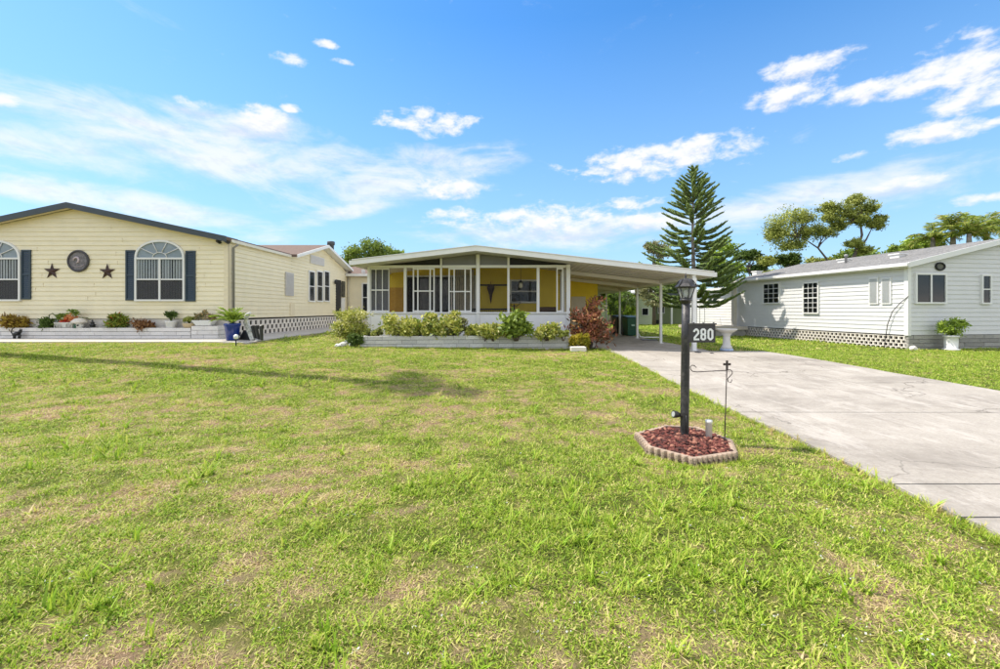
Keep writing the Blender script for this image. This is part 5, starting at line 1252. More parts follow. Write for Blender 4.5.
# Norfolk pine behind the carport
def norfolk():
    D = 20.84; X = (693.5 - CX) / F * D; zb = 0.2; top = 1.5 + (HY - 167) / F * D; e = empty('norfolk_pine', (X, D, zb), 0, 'tall Norfolk Island pine with tiered upswept branches standing beyond the carport', 'tree')
    Ht = top - zb; rr = random.Random(4)
    mb = MB(); mb.tube([(.04 * math.sin(z * .9), 0, z) for z in np.linspace(-.1, Ht - .05, 16)], [.15 * (1 - k / 15) + .012 for k in range(16)], 8); mb.build('trunk', bark_gray, e)
    s_ = D / F
    prof = [(0, .05), (12, 6), (20, 13), (33, 19), (48, 24), (64, 29), (80, 38), (95, 45), (108, 44), (122, 46), (135, 42), (146, 36)]
    tw_p, tw_d, tw_l = [], [], []; br = MB(); z = Ht - .12; k = 0
    while z > 1.35:
        dpx = (Ht - z) / s_; Lr = float(np.interp(dpx, [p[0] for p in prof], [p[1] for p in prof])) * s_
        nb = 5 if Lr < .6 else 6; a0 = rr.uniform(0, 6.28)
        for j in range(nb):
            a = a0 + 2 * PI * j / nb + rr.uniform(-.15, .15); L_ = max(.12, Lr * rr.uniform(.82, 1.12)); ca, sa = math.cos(a), math.sin(a)
            up = .38 if dpx < 60 else .22; pts = []
            for i in range(7):
                t = i / 6; pts.append(Vector((.02 * ca + L_ * t * ca, L_ * t * sa, z + L_ * ((-.14 if dpx > 60 else .05) * math.sin(PI * t * .8) + up * t * t + (.18 * t if dpx < 40 else 0)))))
            br.tube(pts, [.022, .02, .017, .014, .011, .008, .005], 4)
            n = max(4, int(L_ / .05))
            for i in range(n):
                t = .12 + .88 * (i + .5) / n; q = t * 6; i0 = min(5, int(q)); p = pts[i0].lerp(pts[i0 + 1], q - i0); d = (pts[i0 + 1] - pts[i0]).normalized()
                sd = Vector((-sa, ca, 0)); ln = min(.40, .12 + .30 * math.sin(PI * min(1, t * .9 + .08)) * min(1, L_ / 1.6))
                for sg in (-1, 1):
                    dd = (d * .95 + sd * sg * rr.uniform(.22, .48) + Vector((0, 0, rr.uniform(.10, .36)))).normalized(); tw_p.append(p); tw_d.append(dd); tw_l.append(ln * rr.uniform(.75, 1.2))
            tw_p.append(pts[-1]); tw_d.append((pts[-1] - pts[-2]).normalized()); tw_l.append(.16)
        z -= max(.12, (.18 if dpx < 50 else .255) * rr.uniform(.85, 1.15)); k += 1
    for _ in range(5): tw_p.append(Vector((0, 0, Ht - .25))); tw_d.append(Vector((rr.uniform(-.4, .4), rr.uniform(-.4, .4), 1)).normalized()); tw_l.append(.3)
    br.build('branch', bark_gray, e, stuff=True)
    p = np.array([tuple(v) for v in tw_p]); d = np.array([tuple(v) for v in tw_d]); l = np.array(tw_l)[:, None]; n = len(p); g = np.random.default_rng(9)
    a = unit(np.cross(d, np.array([0, 0, 1.]) + g.normal(size=(n, 3)) * .2)); b = np.cross(d, a); r = .036
    rings = [p] + [p + d * l * .35 + (a * math.cos(t) + b * math.sin(t)) * r for t in (0, 2.09, 4.19)] + [p + d * l * .8 + (a * math.cos(t) + b * math.sin(t)) * r * .8 for t in (0, 2.09, 4.19)] + [p + d * l]
    v = np.stack(rings, 1).reshape(-1, 3); o_ = (np.arange(n) * 8)[:, None]
    tri = np.array([[0, 2, 1], [0, 3, 2], [0, 1, 3], [1, 2, 5], [1, 5, 4], [2, 3, 6], [2, 6, 5], [3, 1, 4], [3, 4, 6], [4, 5, 7], [5, 6, 7], [6, 4, 7]])
    f = (o_[:, :, None] + tri[None]).reshape(-1, 3); t = np.repeat(g.uniform(0, 1, n), 8)
    me = np_mesh('foliage', v, f, lf_pine, t); o = bpy.data.objects.new('foliage', me); C.objects.link(o); o.parent = e; o['kind'] = 'stuff'
    # fine needles round the twigs
    m = 6; q = np.repeat(p, m, 0); dq = np.repeat(d, m, 0); lq = np.repeat(l, m, 0); pos = q + dq * lq * g.uniform(.1, 1, (n * m, 1)); nd = leaves('needle', pos, .085, lf_pine, e, .22, None, dq, g, .55); nd['kind'] = 'stuff'
norfolk()

# open two-trunked tree and low trees behind the gray-white house
b = W(838, 300, 42); b.z = .2
q = lambda px, py, D=42: tuple(W(px, py, D) - b)
tree('open_crown_tree', 'open leaning tree with two bare forked trunks and separate leaf clouds above the gray roof', b,
     [[(0, 0, 0), q(846, 285), q(848, 270), q(857, 250), q(862, 235), q(860, 220)], [(0, 0, 0), q(836, 280), q(826, 258), q(818, 248), q(806, 240), q(796, 236)], [q(857, 250), q(866, 240), q(872, 228)]],
     [clump_px(b, *a, 42) for a in ((785, 222, 19, 12), (782, 238, 17, 12), (801, 218, 14, 9), (806, 233, 12, 8), (775, 232, 9, 11), (793, 246, 12, 6), (824, 232, 12, 8), (832, 218, 11, 7), (829, 208, 10, 7), (846, 212, 12, 9),
      (856, 201, 8, 7), (866, 208, 10, 8), (861, 220, 11, 6), (874, 224, 10, 6), (880, 220, 6, 5), (855, 243, 9, 5), (862, 250, 9, 4), (838, 226, 8, 5))], lf_olive, 30, 80, .18, trunk_r=.26, sub_r=.34, shell=.2)
def bg_tree(px, ytop, rx, D, lm, label, name='background_tree', dens=22, size=.26, group='trees beyond the houses', squash=1.0):
    b = W(px, 300, D); b.z = .2; r = rx * D / F; zt = 1.5 + (HY - ytop) / F * D - .2; g = random.Random(label + str(px)); cl = []
    for i in range(11):
        a = g.uniform(0, 6.28); h = g.uniform(.28, .92); k = r * (1.15 - .75 * abs(h - .5)) * g.uniform(.3, .72); rr_ = r * g.uniform(.26, .46)
        cl.append((k * math.cos(a), k * math.sin(a) * .8, zt * h - rr_ * .2 if h < .8 else zt - rr_ * .75 - g.uniform(0, .25) * rr_, rr_, rr_, rr_ * .75))
    cl.append((0, 0, zt - r * .3, r * .4, r * .4, r * .3))
    limbs = [[(0, 0, -.1), (g.uniform(-.1, .1), 0, zt * .3), (g.uniform(-.2, .2), 0, zt * .55)]] + [[(0, 0, zt * .35), (g.uniform(-.5, .5) * r, g.uniform(-.4, .4) * r, zt * g.uniform(.5, .7))] for _ in range(3)]
    return tree(name, label, b, limbs, cl, lm, dens, 45, size, group=group, trunk_r=.18, sub_r=.36)
# round dark crown behind the main house
b = W(374, 300, 38); b.z = .3
tree('dense_round_tree', 'dense round green tree crown rising behind the left roof end of the yellow-walled house', b, [[(0, 0, 0), (0, 0, 3), (.2, 0, 5)], [(0, 0, 3), (-1.5, 0, 5.2)], [(0, 0, 3), (1.8, 0, 5.3)]],
     [clump_px(b, *a, 38) for a in ((358, 255, 15, 9), (372, 249, 17, 9), (384, 254, 14, 8), (396, 257, 11, 6), (404, 259, 6, 4), (365, 264, 18, 10), (390, 266, 16, 9), (348, 262, 7, 6))], lf_mid, 34, 60, .20, trunk_r=.28, sub_r=.30)
for a in ((654, 243, 20, 34, lf_pale, 'sparse pale yellow-green tree just left of the tall pine', 'sparse_tree', 14, .2),
          (722, 240, 27, 38, lf_bright, 'light green leafy tree directly right of the tall pine'),
          (748, 250, 16, 45, lf_dark, 'dark tree between the pine and the far end of the gray roof'),
          (765, 256, 18, 44, lf_olive, 'olive tree low behind the far end of the gray roof'),
          (790, 254, 22, 47, lf_dark, 'dark low tree under the open crowned tree'),
          (815, 258, 18, 46, lf_olive, 'olive low tree at the foot of the forked trunks'),
          (838, 255, 18, 48, lf_mid, 'fresh green low tree right of the forked trunks'),
          (868, 253, 22, 46, lf_dark, 'dark low tree between the forked trunks and the palms'),
          (612, 288, 20, 36, lf_bright, 'bright green tree seen under the carport roof behind the red shrub'),
          (643, 280, 22, 44, lf_bright, 'bright green tree over the pale green house roof'),
          (672, 276, 20, 44, lf_mid, 'green tree behind the right part of the pale green house')):
    bg_tree(*a[:6], *(a[6:7] if len(a) > 6 else ()), **({'dens': a[7], 'size': a[8]} if len(a) > 8 else {}))
b = W(616, 334, 27); b.z = .2
tree('dark_shrub_tree', 'dark multi-stemmed small tree behind the rear carport posts', b, [[(0, 0, 0), (.1, 0, .8), (-.2, 0, 1.7)], [(0, 0, .3), (.5, 0, 1.3), (.8, 0, 2.0)], [(0, 0, .3), (-.4, 0, 1.2), (-.5, 0, 1.8)]],
     [(-.5, 0, 2.1, .7, .6, .4), (.3, 0, 2.3, .8, .6, .35), (.9, .2, 1.9, .5, .5, .4), (-.1, 0, 1.3, .6, .5, .45), (.5, 0, .7, .5, .5, .4)], lf_dark, 16, 40, .12, trunk_r=.08)

# palms behind the gray-white house
def palm(px, py, D, r, label, seed, nf=20, hang=1.0, group='palms beyond the gray roof', lmm=None, base=None, zc=None, name='palm_tree'):
    p = W(px, py, D) if base is None else Vector((base[0], base[1], zc)); e = empty(name, (p.x, p.y, float(gz(p.x, p.y)) - .05), 0, label, 'palm tree', group); H_ = p.z - e.location.z; g = np.random.default_rng(seed)
    mb = MB(); mb.tube([(.15 * math.sin(z / H_ * 2), 0, z) for z in np.linspace(-.1, H_, 12)], [.2] * 3 + [.16] * 7 + [.15, .12], 10); mb.build('trunk', bark_gray, e)
    P_, D_, rb = [], [], MB()
    for i in range(nf):
        a = g.uniform(0, 2 * PI); el = g.uniform(-.1, 1.55); L_ = r * g.uniform(.85, 1.15); pts = []; n = 12; q = np.array([0.15 * math.sin(2), 0, H_]); 
        for k in range(n + 1):
            pts.append(q.copy()); ang_ = el - hang * 1.25 * (k / n) ** 1.4; q = q + np.array([math.cos(a) * math.cos(ang_), math.sin(a) * math.cos(ang_), math.sin(ang_)]) * L_ / n
        rb.tube([tuple(v) for v in pts], [.03 - .002 * k for k in range(n + 1)], 4)
        for k in range(10, 100, 2):
            t = k / 100 * n; i0 = min(n - 1, int(t)); pp_ = pts[i0] * (1 - (t - i0)) + pts[i0 + 1] * (t - i0); d = unit(pts[i0 + 1] - pts[i0]); s_ = unit(np.cross(d, [0, 0, 1]))
            for sg in (-1, 1): P_.append(pp_); D_.append(unit(d * .6 + s_ * sg * .8 + np.array([0, 0, -.35 + .25 * g.normal()])))
    rb.build('frond_stem', lf_olive, e, stuff=True); 
    o = leaves('frond', np.array(P_), r * .30, lmm or lf_palm, e, .11, None, np.array(D_), g, .12); o['kind'] = 'stuff'
    return e
palm(951, 229, 30, 1.45, 'palm with drooping feather fronds above the gray roof ridge', 1); palm(931, 238, 31, 1.4, 'low palm with short upright fronds left of the drooping palm', 2)
palm(984, 229, 30, 1.5, 'palm with browning fronds near the right edge above the gray roof', 3); palm(967, 234, 29, 1.4, 'tan-tinged palm between the drooping palm and the right edge one', 4); palm(1010, 236, 31, 1.8, 'palm mostly outside the right edge above the gray roof', 5)
for a in ((905, 245, 20, 33, lf_mid, 'leafy green tree left of the palms behind the gray roof'), (922, 238, 20, 34, lf_bright, 'yellow-green tree at the left foot of the palms'), (960, 247, 24, 36, lf_mid, 'olive tree filling in behind the palms'), (998, 245, 16, 36, lf_mid, 'green tree at the right edge behind the gray roof')): bg_tree(*a)
# palm out of the frame whose shadow lies on the lawn
palm(0, 0, 0, 1.4, 'tall palm standing beyond the left edge of the lawn', 8, nf=13, base=(-12.6, 10.2), zc=16.4, group=None, name='tall_palm_tree')
# far line of trees, away from the skyline in view
k = 0
for X, D in ((-52, 30), (-44, 44), (-34, 52), (-24, 58), (-13, 62), (-4, 66), (5, 62), (12, 60), (19, 58), (45, 52), (56, 44), (62, 30)):
    zt = 6.2 if abs(X) < 24 else 9; px = CX + X / D * F; e = bg_tree(px, HY - (zt - 1.5) / D * F, 4.5 / D * F, D, [lf_mid, lf_dark, lf_olive][k % 3], 'far low tree in the row ' + ('behind the cream house', 'far behind the cream house roof', 'behind the cream house side wing', 'behind the gap left of the porch house', 'behind the left roof end of the porch house', 'behind the middle of the porch house', 'behind the right part of the porch house', 'behind the carport roof', 'behind the tall pine', 'behind the palms', 'far behind the palms at right', 'at the far right behind the gray roof')[k], dens=16, size=.42, name='far_tree', group='far trees behind the lots'); k += 1

# ---- shrubs
def shrub(name, label, base, R_, h, lm, nst, size, aspect=.5, nsub=26, nleaf=9, group=None, stem=bark, seed=1, cat='shrub'):
    e = empty(name, base, 0, label, cat, group); g = random.Random(seed); mb = MB(); cl = []
    for i in range(nst):
        a = 2 * PI * i / nst + g.uniform(-.5, .5); r = R_ * g.uniform(.2, .85); t = h * g.uniform(.45, 1.0); p = (r * math.cos(a), r * math.sin(a) * .8, t)
        mb.tube(jitter_line((p[0] * .15, p[1] * .15, -.08), p, 4, .04 * h, g), [.018, .015, .012, .009, .005], 5); k = R_ * g.uniform(.22, .46); cl.append((*p, k, k, k * .8))
        cl.append((p[0] * 1.1, p[1] * 1.1, t * .55, k * .9, k * .9, k * .7))
    mb.build('stem', stem, e, stuff=True); P, T = crown_pts(cl, nsub, nleaf, np.random.default_rng(seed), .60, .15); P[:, 2] = np.maximum(P[:, 2], .0)
    o = leaves('foliage', P, size, lm, e, aspect, T, np.array([0, 0, .5]), np.random.default_rng(seed + 1), 1.0, fold=.3); o['kind'] = 'stuff'; return e
pz = min(float(gz(pA.x, pA.y)), float(gz(G(573, 349.5).x, G(573, 349.5).y))) - .03 + .38
def pl(px, back=.45): D = pA.y + back - .03 * (px - 360) / 60; return Vector(((px - CX) / F * D, D, pz))
specs = [(412, .34, .50, 'pale variegated clump filling the gap between the two leftmost planter shrubs', lf_varieg, 6, .10), (446, .30, .52, 'pale variegated clump just left of the middle porch post', lf_varieg, 6, .10), (493, .26, .36, 'pale yellow-green clump under the wicker bench bay', lf_varieg, 6, .09), (372, .26, .30, 'small gray-green plant at the left end of the long planter', lf_olive, 5, .06), (403, .46, .72, 'variegated yellow-green shrub with pale tips near the left end of the planter', lf_varieg, 9, .12),
         (421, .36, .62, 'leafy variegated shrub second from the left in the planter', lf_varieg, 7, .12), (437, .42, .72, 'tallest variegated shrub left of the middle of the planter', lf_varieg, 9, .12),
         (454, .36, .60, 'upright pale variegated shrub with cream leaves in the middle of the planter', lf_pale, 6, .10), (455, .28, .80, 'slim variegated shrub rising in front of the middle porch post', lf_varieg, 4, .12), (470, .24, .36, 'low variegated clump just left of the tall middle post', lf_varieg, 5, .10), (485, .30, .40, 'low yellow-green clump right of the tall middle post', lf_varieg, 6, .10),
         (500, .28, .38, 'small yellow-green clump between the two larger clumps', lf_varieg, 5, .10), (516, .46, .74, 'large green broad-leaved shrub in the right half of the planter', lf_mid, 9, .15), (547, .36, .42, 'round yellow-green bush near the right end of the planter', lf_varieg, 8, .11),
         (563, .18, .22, 'tiny gray plant beside the right corner post', lf_olive, 4, .06)]
for i, (px, r, h, lab, lm, ns, sz) in enumerate(specs): shrub('planter_shrub', lab, pl(px, .42 + .12 * (i % 2)), r * 1.05, h * .86, lm, ns, sz, .6, 15, 8, 'shrubs in the long gray planter', seed=20 + i)
cb_ = G(588, 348); cb_.y = pA.y - .1
shrub('croton_shrub', 'big dark red and orange croton bush at the right end of the gray planter', Vector(((590 - CX) / F * 12.9, 12.9, float(gz(2.7, 12.9)))), .60, 1.4, lf_croton, 12, .15, .34, 14, 8, seed=50)
shrub('yellow_croton', 'low yellow-leaved plant under the dark red croton bush', G(580, 350), .26, .42, lf_yell, 6, .12, .4, 14, 8, seed=51)
shrub('yellow_green_shrub', 'loose yellow-green shrub between the cream house and the porch planter', G(352, 343), .58, .92, lf_varieg, 12, .10, .35, 26, 10, seed=52)
shrub('ball_shrub', 'small dark round shrub tight against the left end of the planter', G(354.5, 347), .22, .36, lf_dark, 7, .05, .5, 26, 12, seed=53)
rr = random.Random(8); labs = ['rounded white stone at the left of the pile before the yellow-green shrub', 'largest white stone in the middle of the small pile', 'pale stone on top of the small white pile', 'white stone at the right of the pile near the planter']
for i, (px, py, r) in enumerate(((337.5, 347, .085), (343, 346.5, .11), (346.5, 344, .09), (351, 346.5, .08))):
    p = G(px, py); mb = MB(); mb.rock((0, 0, 0), r, 0, 60 + i, .75, 2); o = mb.build('stone', stonew); o.location = p + Vector((0, 0, r * .5)); tag(o, labs[i], 'stone', 'white stones beside the planter')
st = MB(); st.box(-.22, -.12, 0, .22, .12, .14); o = st.build('concrete_block', skirtc, bevel=.02); o.location = G(578, 351.5); tag(o, 'pale concrete block under the yellow-leaved plant at the planter end', 'block')

# ================================================================ THINGS ALONG THE CREAM HOUSE
WZ = .60 + .36     # top of the white planter wall
def pot(name, label, px, D, zb, prof, m_, plant=None, cat='pot'):
    e = empty(name, ((px - CX) / F * D, D, zb), 0, label, cat); mb = MB(); mb.lathe(prof, n=20); mb.build('pot', m_, e)
    h = prof[-1][1]; mb = MB(); mb.lathe([(prof[-1][0] * .9, h - .03), (.01, h - .02)], n=16); mb.build('soil', soil, e)
    if plant:
        R_, hh, lm, ns, sz, asp, seed = plant; g = random.Random(seed); cl = []; mb = MB()
        for i in range(ns):
            a = 2 * PI * i / ns; r = R_ * g.uniform(.2, .7); p = (r * math.cos(a), r * math.sin(a), h + hh * g.uniform(.5, .9)); mb.tube([(0, 0, h - .05), (p[0] * .5, p[1] * .5, h + hh * .4), p], [.01, .008, .004], 5); k = R_ * .38; cl.append((*p, k, k, k * .7))
        mb.build('stem', lf_olive, e, stuff=True); P, T = crown_pts(cl, 10, 7, np.random.default_rng(seed), .35, .2); o = leaves('foliage', P, sz, lm, e, asp, T, np.array([0, 0, .6]), np.random.default_rng(seed), 1.0, .3); o['kind'] = 'stuff'
    return e
DP = 13.08
def potx(px): return (px - CX) / F * DP
cupw = [(.10, 0), (.13, .02), (.16, .18), (.175, .2), (.17, .22)]
shrub('croton_plant', 'spiky yellow and maroon croton on the white wall at far left', (potx(15), DP, WZ - .1), .30, .42, leaf_mat('yellow_maroon_leaf', (.10, .03, .02), (.5, .36, .05), (.75, .6, .15)), 8, .16, .25, 12, 8, seed=71, cat='plant')
shrub('dark_leaf_plant', 'low dark green plant left of the flower cart', (potx(48), DP, WZ - .1), .26, .28, lf_dark, 7, .13, .35, 10, 7, seed=72, cat='plant')
# flower cart of pots: curled iron handle, tub with red and orange blooms
e = empty('planter_cart', (potx(67), DP, WZ - .02), 0, 'ornamental planter cart with curled handle holding orange and green plants', 'planter')
mb = MB(); mb.hexa([(-.22, -.1, .02), (.26, -.1, .02), (.26, .1, .02), (-.22, .1, .02)], [(-.28, -.14, .18), (.32, -.14, .18), (.32, .14, .18), (-.28, .14, .18)]); mb.build('tub', mat('mint_white_paint', (.62, .62, .58), .6, .08), e)
for x in (-.16, .2):
    mb = MB(); mb.tube([(x + .1 * math.cos(2 * PI * k / 16), -.13, .06 + .1 * math.sin(2 * PI * k / 16)) for k in range(17)], .012, 5, cap=False)
    for k in range(4): mb.tube([(x + .1 * math.cos(PI * k / 4), -.13, .06 + .1 * math.sin(PI * k / 4)), (x - .1 * math.cos(PI * k / 4), -.13, .06 - .1 * math.sin(PI * k / 4))], .006, 4)
    mb.build('wheel', mat('pale_iron', (.45, .43, .38), .6, .2), e)
mb = MB(); mb.tube([(-.24, 0, .16), (-.32, 0, .34), (-.45, 0, .46), (-.56, 0, .40), (-.56, 0, .28), (-.48, 0, .26)], .014, 6); mb.tube([(.3, 0, .18), (.45, 0, .32), (.62, 0, .32), (.72, 0, .26)], .016, 6); mb.build('handle', mat('green_iron', (.12, .14, .05), .6, .2), e)
o = leaves('bloom', crown_pts([(-.02, -.02, .22, .14, .08, .05)], 12, 8, np.random.default_rng(1), .3)[0], .07, leaf_mat('red_bloom', (.5, .02, .015), (.8, .10, .03)), e, .7); o['kind'] = 'stuff'
o = leaves('bloom', crown_pts([(.2, -.02, .33, .16, .1, .10)], 14, 8, np.random.default_rng(2), .3)[0], .08, leaf_mat('orange_bloom', (.6, .18, .05), (.8, .42, .18)), e, .7); o['kind'] = 'stuff'
o = leaves('foliage', crown_pts([(-.08, 0, .36, .13, .1, .10), (.26, 0, .50, .16, .1, .08), (.34, 0, .22, .12, .1, .06), (-.2, 0, .36, .08, .08, .08)], 14, 9, np.random.default_rng(3), .3)[0], .08, lf_mid, e, .5); o['kind'] = 'stuff'
e = empty('mushroom_house', (potx(81), DP - .05, WZ - .02), 0, 'small white mushroom-roofed garden house ornament with green door', 'ornament')
mb = MB(); mb.lathe([(.10, 0), (.11, .1), (.10, .16)], n=14); mb.build('house_body', white, e)
mb = MB(); mb.lathe([(.10, .15), (.2, .16), (.19, .21), (.13, .28), (.05, .31), (.005, .315)], n=16); mb.build('roof', mat('pale_cap', (.72, .66, .58), .5, .08), e)
mb = MB(); mb.box(-.06, -.118, 0, .0, -.09, .12); mb.build('door', mat('dark_green_paint', (.01, .08, .04), .5), e); mb = MB(); mb.box(.03, -.115, .06, .07, -.09, .11); mb.build('window', darkm, e)
e = empty('fountain_ornament', (potx(92.5), DP, WZ - .02), 0, 'small dark tiered fountain ornament on the white wall', 'ornament'); mb = MB(); mb.lathe([(.14, 0), (.14, .02), (.06, .04), (.06, .07), (.10, .09), (.05, .12), (.04, .16), (.06, .17), (.02, .2), (.025, .24), (.005, .26)], n=14); mb.build('tier', blackpl, e)
shrub('red_croton_plant', 'bright green and red croton on the white wall left of the arched window', (potx(116.5), DP, WZ - .1), .26, .46, leaf_mat('red_green_leaf', (.08, .16, .02), (.38, .42, .06), (.7, .08, .04)), 7, .15, .28, 12, 7, seed=73, cat='plant')
shrub('brown_plant', 'dry brown-orange plant on the white wall under the arched window', (potx(144), DP, WZ - .1), .30, .26, leaf_mat('brown_orange_leaf', (.14, .06, .03), (.45, .24, .10)), 6, .13, .3, 10, 7, seed=74, cat='plant')
pot('white_pot', 'white round pot with dark succulent below the right half of the arched window', 171.3, DP, WZ - .02, cupw, white, (.19, .26, lf_dark, 8, .10, .3, 75))
pot('beige_bowl', 'low beige bowl with yellow-green plant left of the planter box', 189.5, DP, WZ - .02, [(.10, 0), (.16, .04), (.18, .12), (.19, .15)], mat('beige_glaze', (.58, .46, .28), .4, .06), (.20, .16, lf_olive, 7, .08, .3, 76))
e = empty('white_trough', (potx(206), DP - .05, .60 + .42), 0, 'white trough with reddish succulents on top of the planter box', 'planter'); mb = MB(); mb.hexa([(-.22, -.1, 0), (.22, -.1, 0), (.22, .1, 0), (-.22, .1, 0)], [(-.34, -.13, .16), (.30, -.13, .16), (.30, .13, .16), (-.34, .13, .16)]); mb.build('trough', white, e, bevel=.01)
P, T = crown_pts([(-.2, 0, .24, .12, .1, .08), (.02, 0, .34, .12, .1, .12), (.2, 0, .24, .14, .1, .08)], 12, 8, np.random.default_rng(4), .3); o = leaves('foliage', P, .11, leaf_mat('peach_green_leaf', (.12, .14, .05), (.55, .38, .18)), e, .35, T, np.array([0, 0, .5])); o['kind'] = 'stuff'
p = G(232.5, 341.2)
e = pot('blue_pot', 'cobalt blue glazed pot with feathery green palm at the cream house corner', 232.5, p.y, p.z + .03, [(.14, 0), (.165, .02), (.20, .40), (.225, .44), (.225, .48), (.20, .50)], bluepot)
g = np.random.default_rng(6); P_, D_ = [], []; rb = MB()
for i in range(26):
    a = g.uniform(0, 6.28); el = g.uniform(.5, 1.45); q = np.array([0, 0, .48]); pts = []
    for k in range(9): pts.append(q.copy()); an = el - 1.1 * (k / 8) ** 1.5; q = q + np.array([math.cos(a) * math.cos(an), math.sin(a) * math.cos(an), math.sin(an)]) * .075 * g.uniform(.8, 1.1)
    rb.tube([tuple(v) for v in pts], .006, 4)
    for k in range(8, 40):
        t = k / 5; i0 = min(7, int(t)); pp_ = pts[i0] * (1 - t + i0) + pts[i0 + 1] * (t - i0); d = unit(pts[i0 + 1] - pts[i0]); s_ = unit(np.cross(d, [0, 0, 1]))
        for sg in (-1, 1): P_.append(pp_); D_.append(unit(d * .7 + s_ * sg * .7))
rb.build('stem', lf_mid, e, stuff=True); o = leaves('frond', np.array(P_), .12, lf_bright, e, .16, None, np.array(D_), g, .2); o['kind'] = 'stuff'
# black and white ornament leaning by the skirting
p = G(250, 340.5, .03); e = empty('garden_ornament', p, R(-20), 'black and white painted garden ornament leaning by the breeze-block skirt', 'ornament'); bwm = mat('white_black_paint', (.62, .62, .58), .6, .1, dirt=(.02, .02, .02), dirt_amt=1.0, dscale=9)
mb = MB(); mb.hexa([(.04, -.03, 0), (.2, -.03, 0), (.2, .03, 0), (.04, .03, 0)], [(-.26, -.03, .55), (-.10, -.03, .6), (-.10, .03, .6), (-.26, .03, .55)]); mb.build('body_board', bwm, e, bevel=.01)
mb = MB(); mb.tube([(-.16, 0, .55), (-.14, 0, .68), (-.10, 0, .76)], [.06, .05, .07], 8); mb.tube([(-.10, 0, .76), (.02, 0, .82)], [.06, .03], 8); mb.build('head', bwm, e)
mb = MB(); mb.hexa([(-.45, -.02, 0), (.02, -.02, 0), (.02, .02, 0), (-.45, .02, 0)], [(-.24, -.02, .3), (-.18, -.02, .3), (-.18, .02, .3), (-.24, .02, .3)]); mb.build('left_panel', blackpl, e)
for x in (.18, .30, .42):
    mb = MB(); mb.hexa([(x, -.03, .12 - x * .2), (x + .07, -.03, .1 - x * .2), (x + .07, .03, .1 - x * .2), (x, .03, .12 - x * .2)], [(x - .12 + .1 * (x > .4), -.03, .42), (x - .03 + .1 * (x > .4), -.03, .45), (x - .03 + .1 * (x > .4), .03, .45), (x - .12 + .1 * (x > .4), .03, .42)]); mb.build('slat', blackpl, e)
mb = MB(); mb.tube([(.2, 0, 0), (.46, 0, .02), (.44, 0, .46)], .02, 6); mb.build('frame', bwm, e)
p = G(236, 346.5); e = empty('solar_light', p, 0, 'small solar path light with white head at the lawn edge before the blue pot', 'light'); mb = MB(); mb.tube([(0, 0, -.05), (0, 0, .2)], .016, 8); mb.build('stake', blackpl, e); mb = MB(); mb.lathe([(.035, .2), (.06, .22), (.06, .3), (.03, .32), (.01, .33)], n=14); mb.build('lamp_head', mat('frosted_white', (.75, .75, .72), .3), e)
# little black cat ornament on the front of the white wall
e = empty('cat_ornament', ((17 - CX) / F * 12.78, 12.78, gz(-14.7, 12.7) + .035), 0, 'small black cat-shaped ornament standing before the white wall at far left', 'ornament')
mb = MB(); mb.tube([(-.10, 0, .12), (-.02, 0, .15), (.07, 0, .17)], [.05, .06, .055], 8); mb.tube([(.07, 0, .17), (.10, 0, .22), (.12, 0, .24)], [.04, .045, .035], 8); mb.tube([(.10, 0, .26), (.10, 0, .31)], [.02, .003], 5); mb.tube([(.14, 0, .25), (.145, 0, .30)], [.02, .003], 5); mb.tube([(-.12, 0, .12), (-.18, 0, .2), (-.14, 0, .30), (-.08, 0, .32)], [.018, .015, .013, .01], 6)
for x in (-.09, -.05, .06, .10): mb.tube([(x, 0, .12), (x - .01, 0, 0)], [.025, .018], 6)
mb.build('body', blackpl, e)

# ================================================================ CARPORT THINGS, FAR HOUSE, RIGHT YARD
def bin_(px, py, col, label):
    p = G(px, py, .0); e = empty('wheeled_bin', p, R(8), label, 'bin', 'wheeled bins behind the carport posts')
    mb = MB(); mb.hexa([(-.22, -.25, .05), (.22, -.25, .05), (.22, .25, .05), (-.22, .25, .05)], [(-.29, -.33, .92), (.29, -.33, .92), (.29, .33, .92), (-.29, .33, .92)]); mb.box(-.20, -.255, .3, .20, -.26 - .03, .34); mb.build('bin_body', col, e, bevel=.03)
    mb = MB(); mb.hexa([(-.31, -.36, .925), (.31, -.36, .925), (.31, .36, .96), (-.31, .36, .96)], [(-.29, -.34, .96), (.29, -.34, .96), (.29, .36, 1.03), (-.29, .36, 1.03)]); mb.build('lid', col, e, bevel=.015)
    for x in (-.26, .22):
        mb = MB(); mb.tube([(x, .26, .11), (x + .04, .26, .11)], .11, 12); mb.build('wheel', blackpl, e)
    mb = MB(); mb.tube([(-.2, .4, .93), (.2, .4, .93)], .018, 6); mb.build('handle', blackpl, e)
    return e
e = bin_(630, 336.3, greenbin, 'dark green wheeled bin standing between two white carport posts')
mb = MB(); mb.box(-.09, -.345, .52, .09, -.30, .60); mb.build('pale_mark', mat('pale_green_print', (.3, .45, .36), .5), e)
bin_(619.5, 334.5, blackpl, 'black wheeled bin just left of the dark green one')
p = G(650, 340.0, .035); mb = MB(); mb.box(-.35, -.2, 0, .35, .2, .02); o = mb.build('doormat', blackpl, bevel=.004); o.location = p; tag(o, 'black mat lying on the carport edge between two posts', 'mat')
p = G(642, 338, .04); mb = MB(); mb.tube([(-.1, .3, .25), (-.05, .1, .05), (.1, 0, .03), (.75, -.05, .03)], .03, 8); o = mb.build('white_pipe', pvc); o.location = p; tag(o, 'white bent pipe lying on the carport edge beside the black mat', 'pipe')
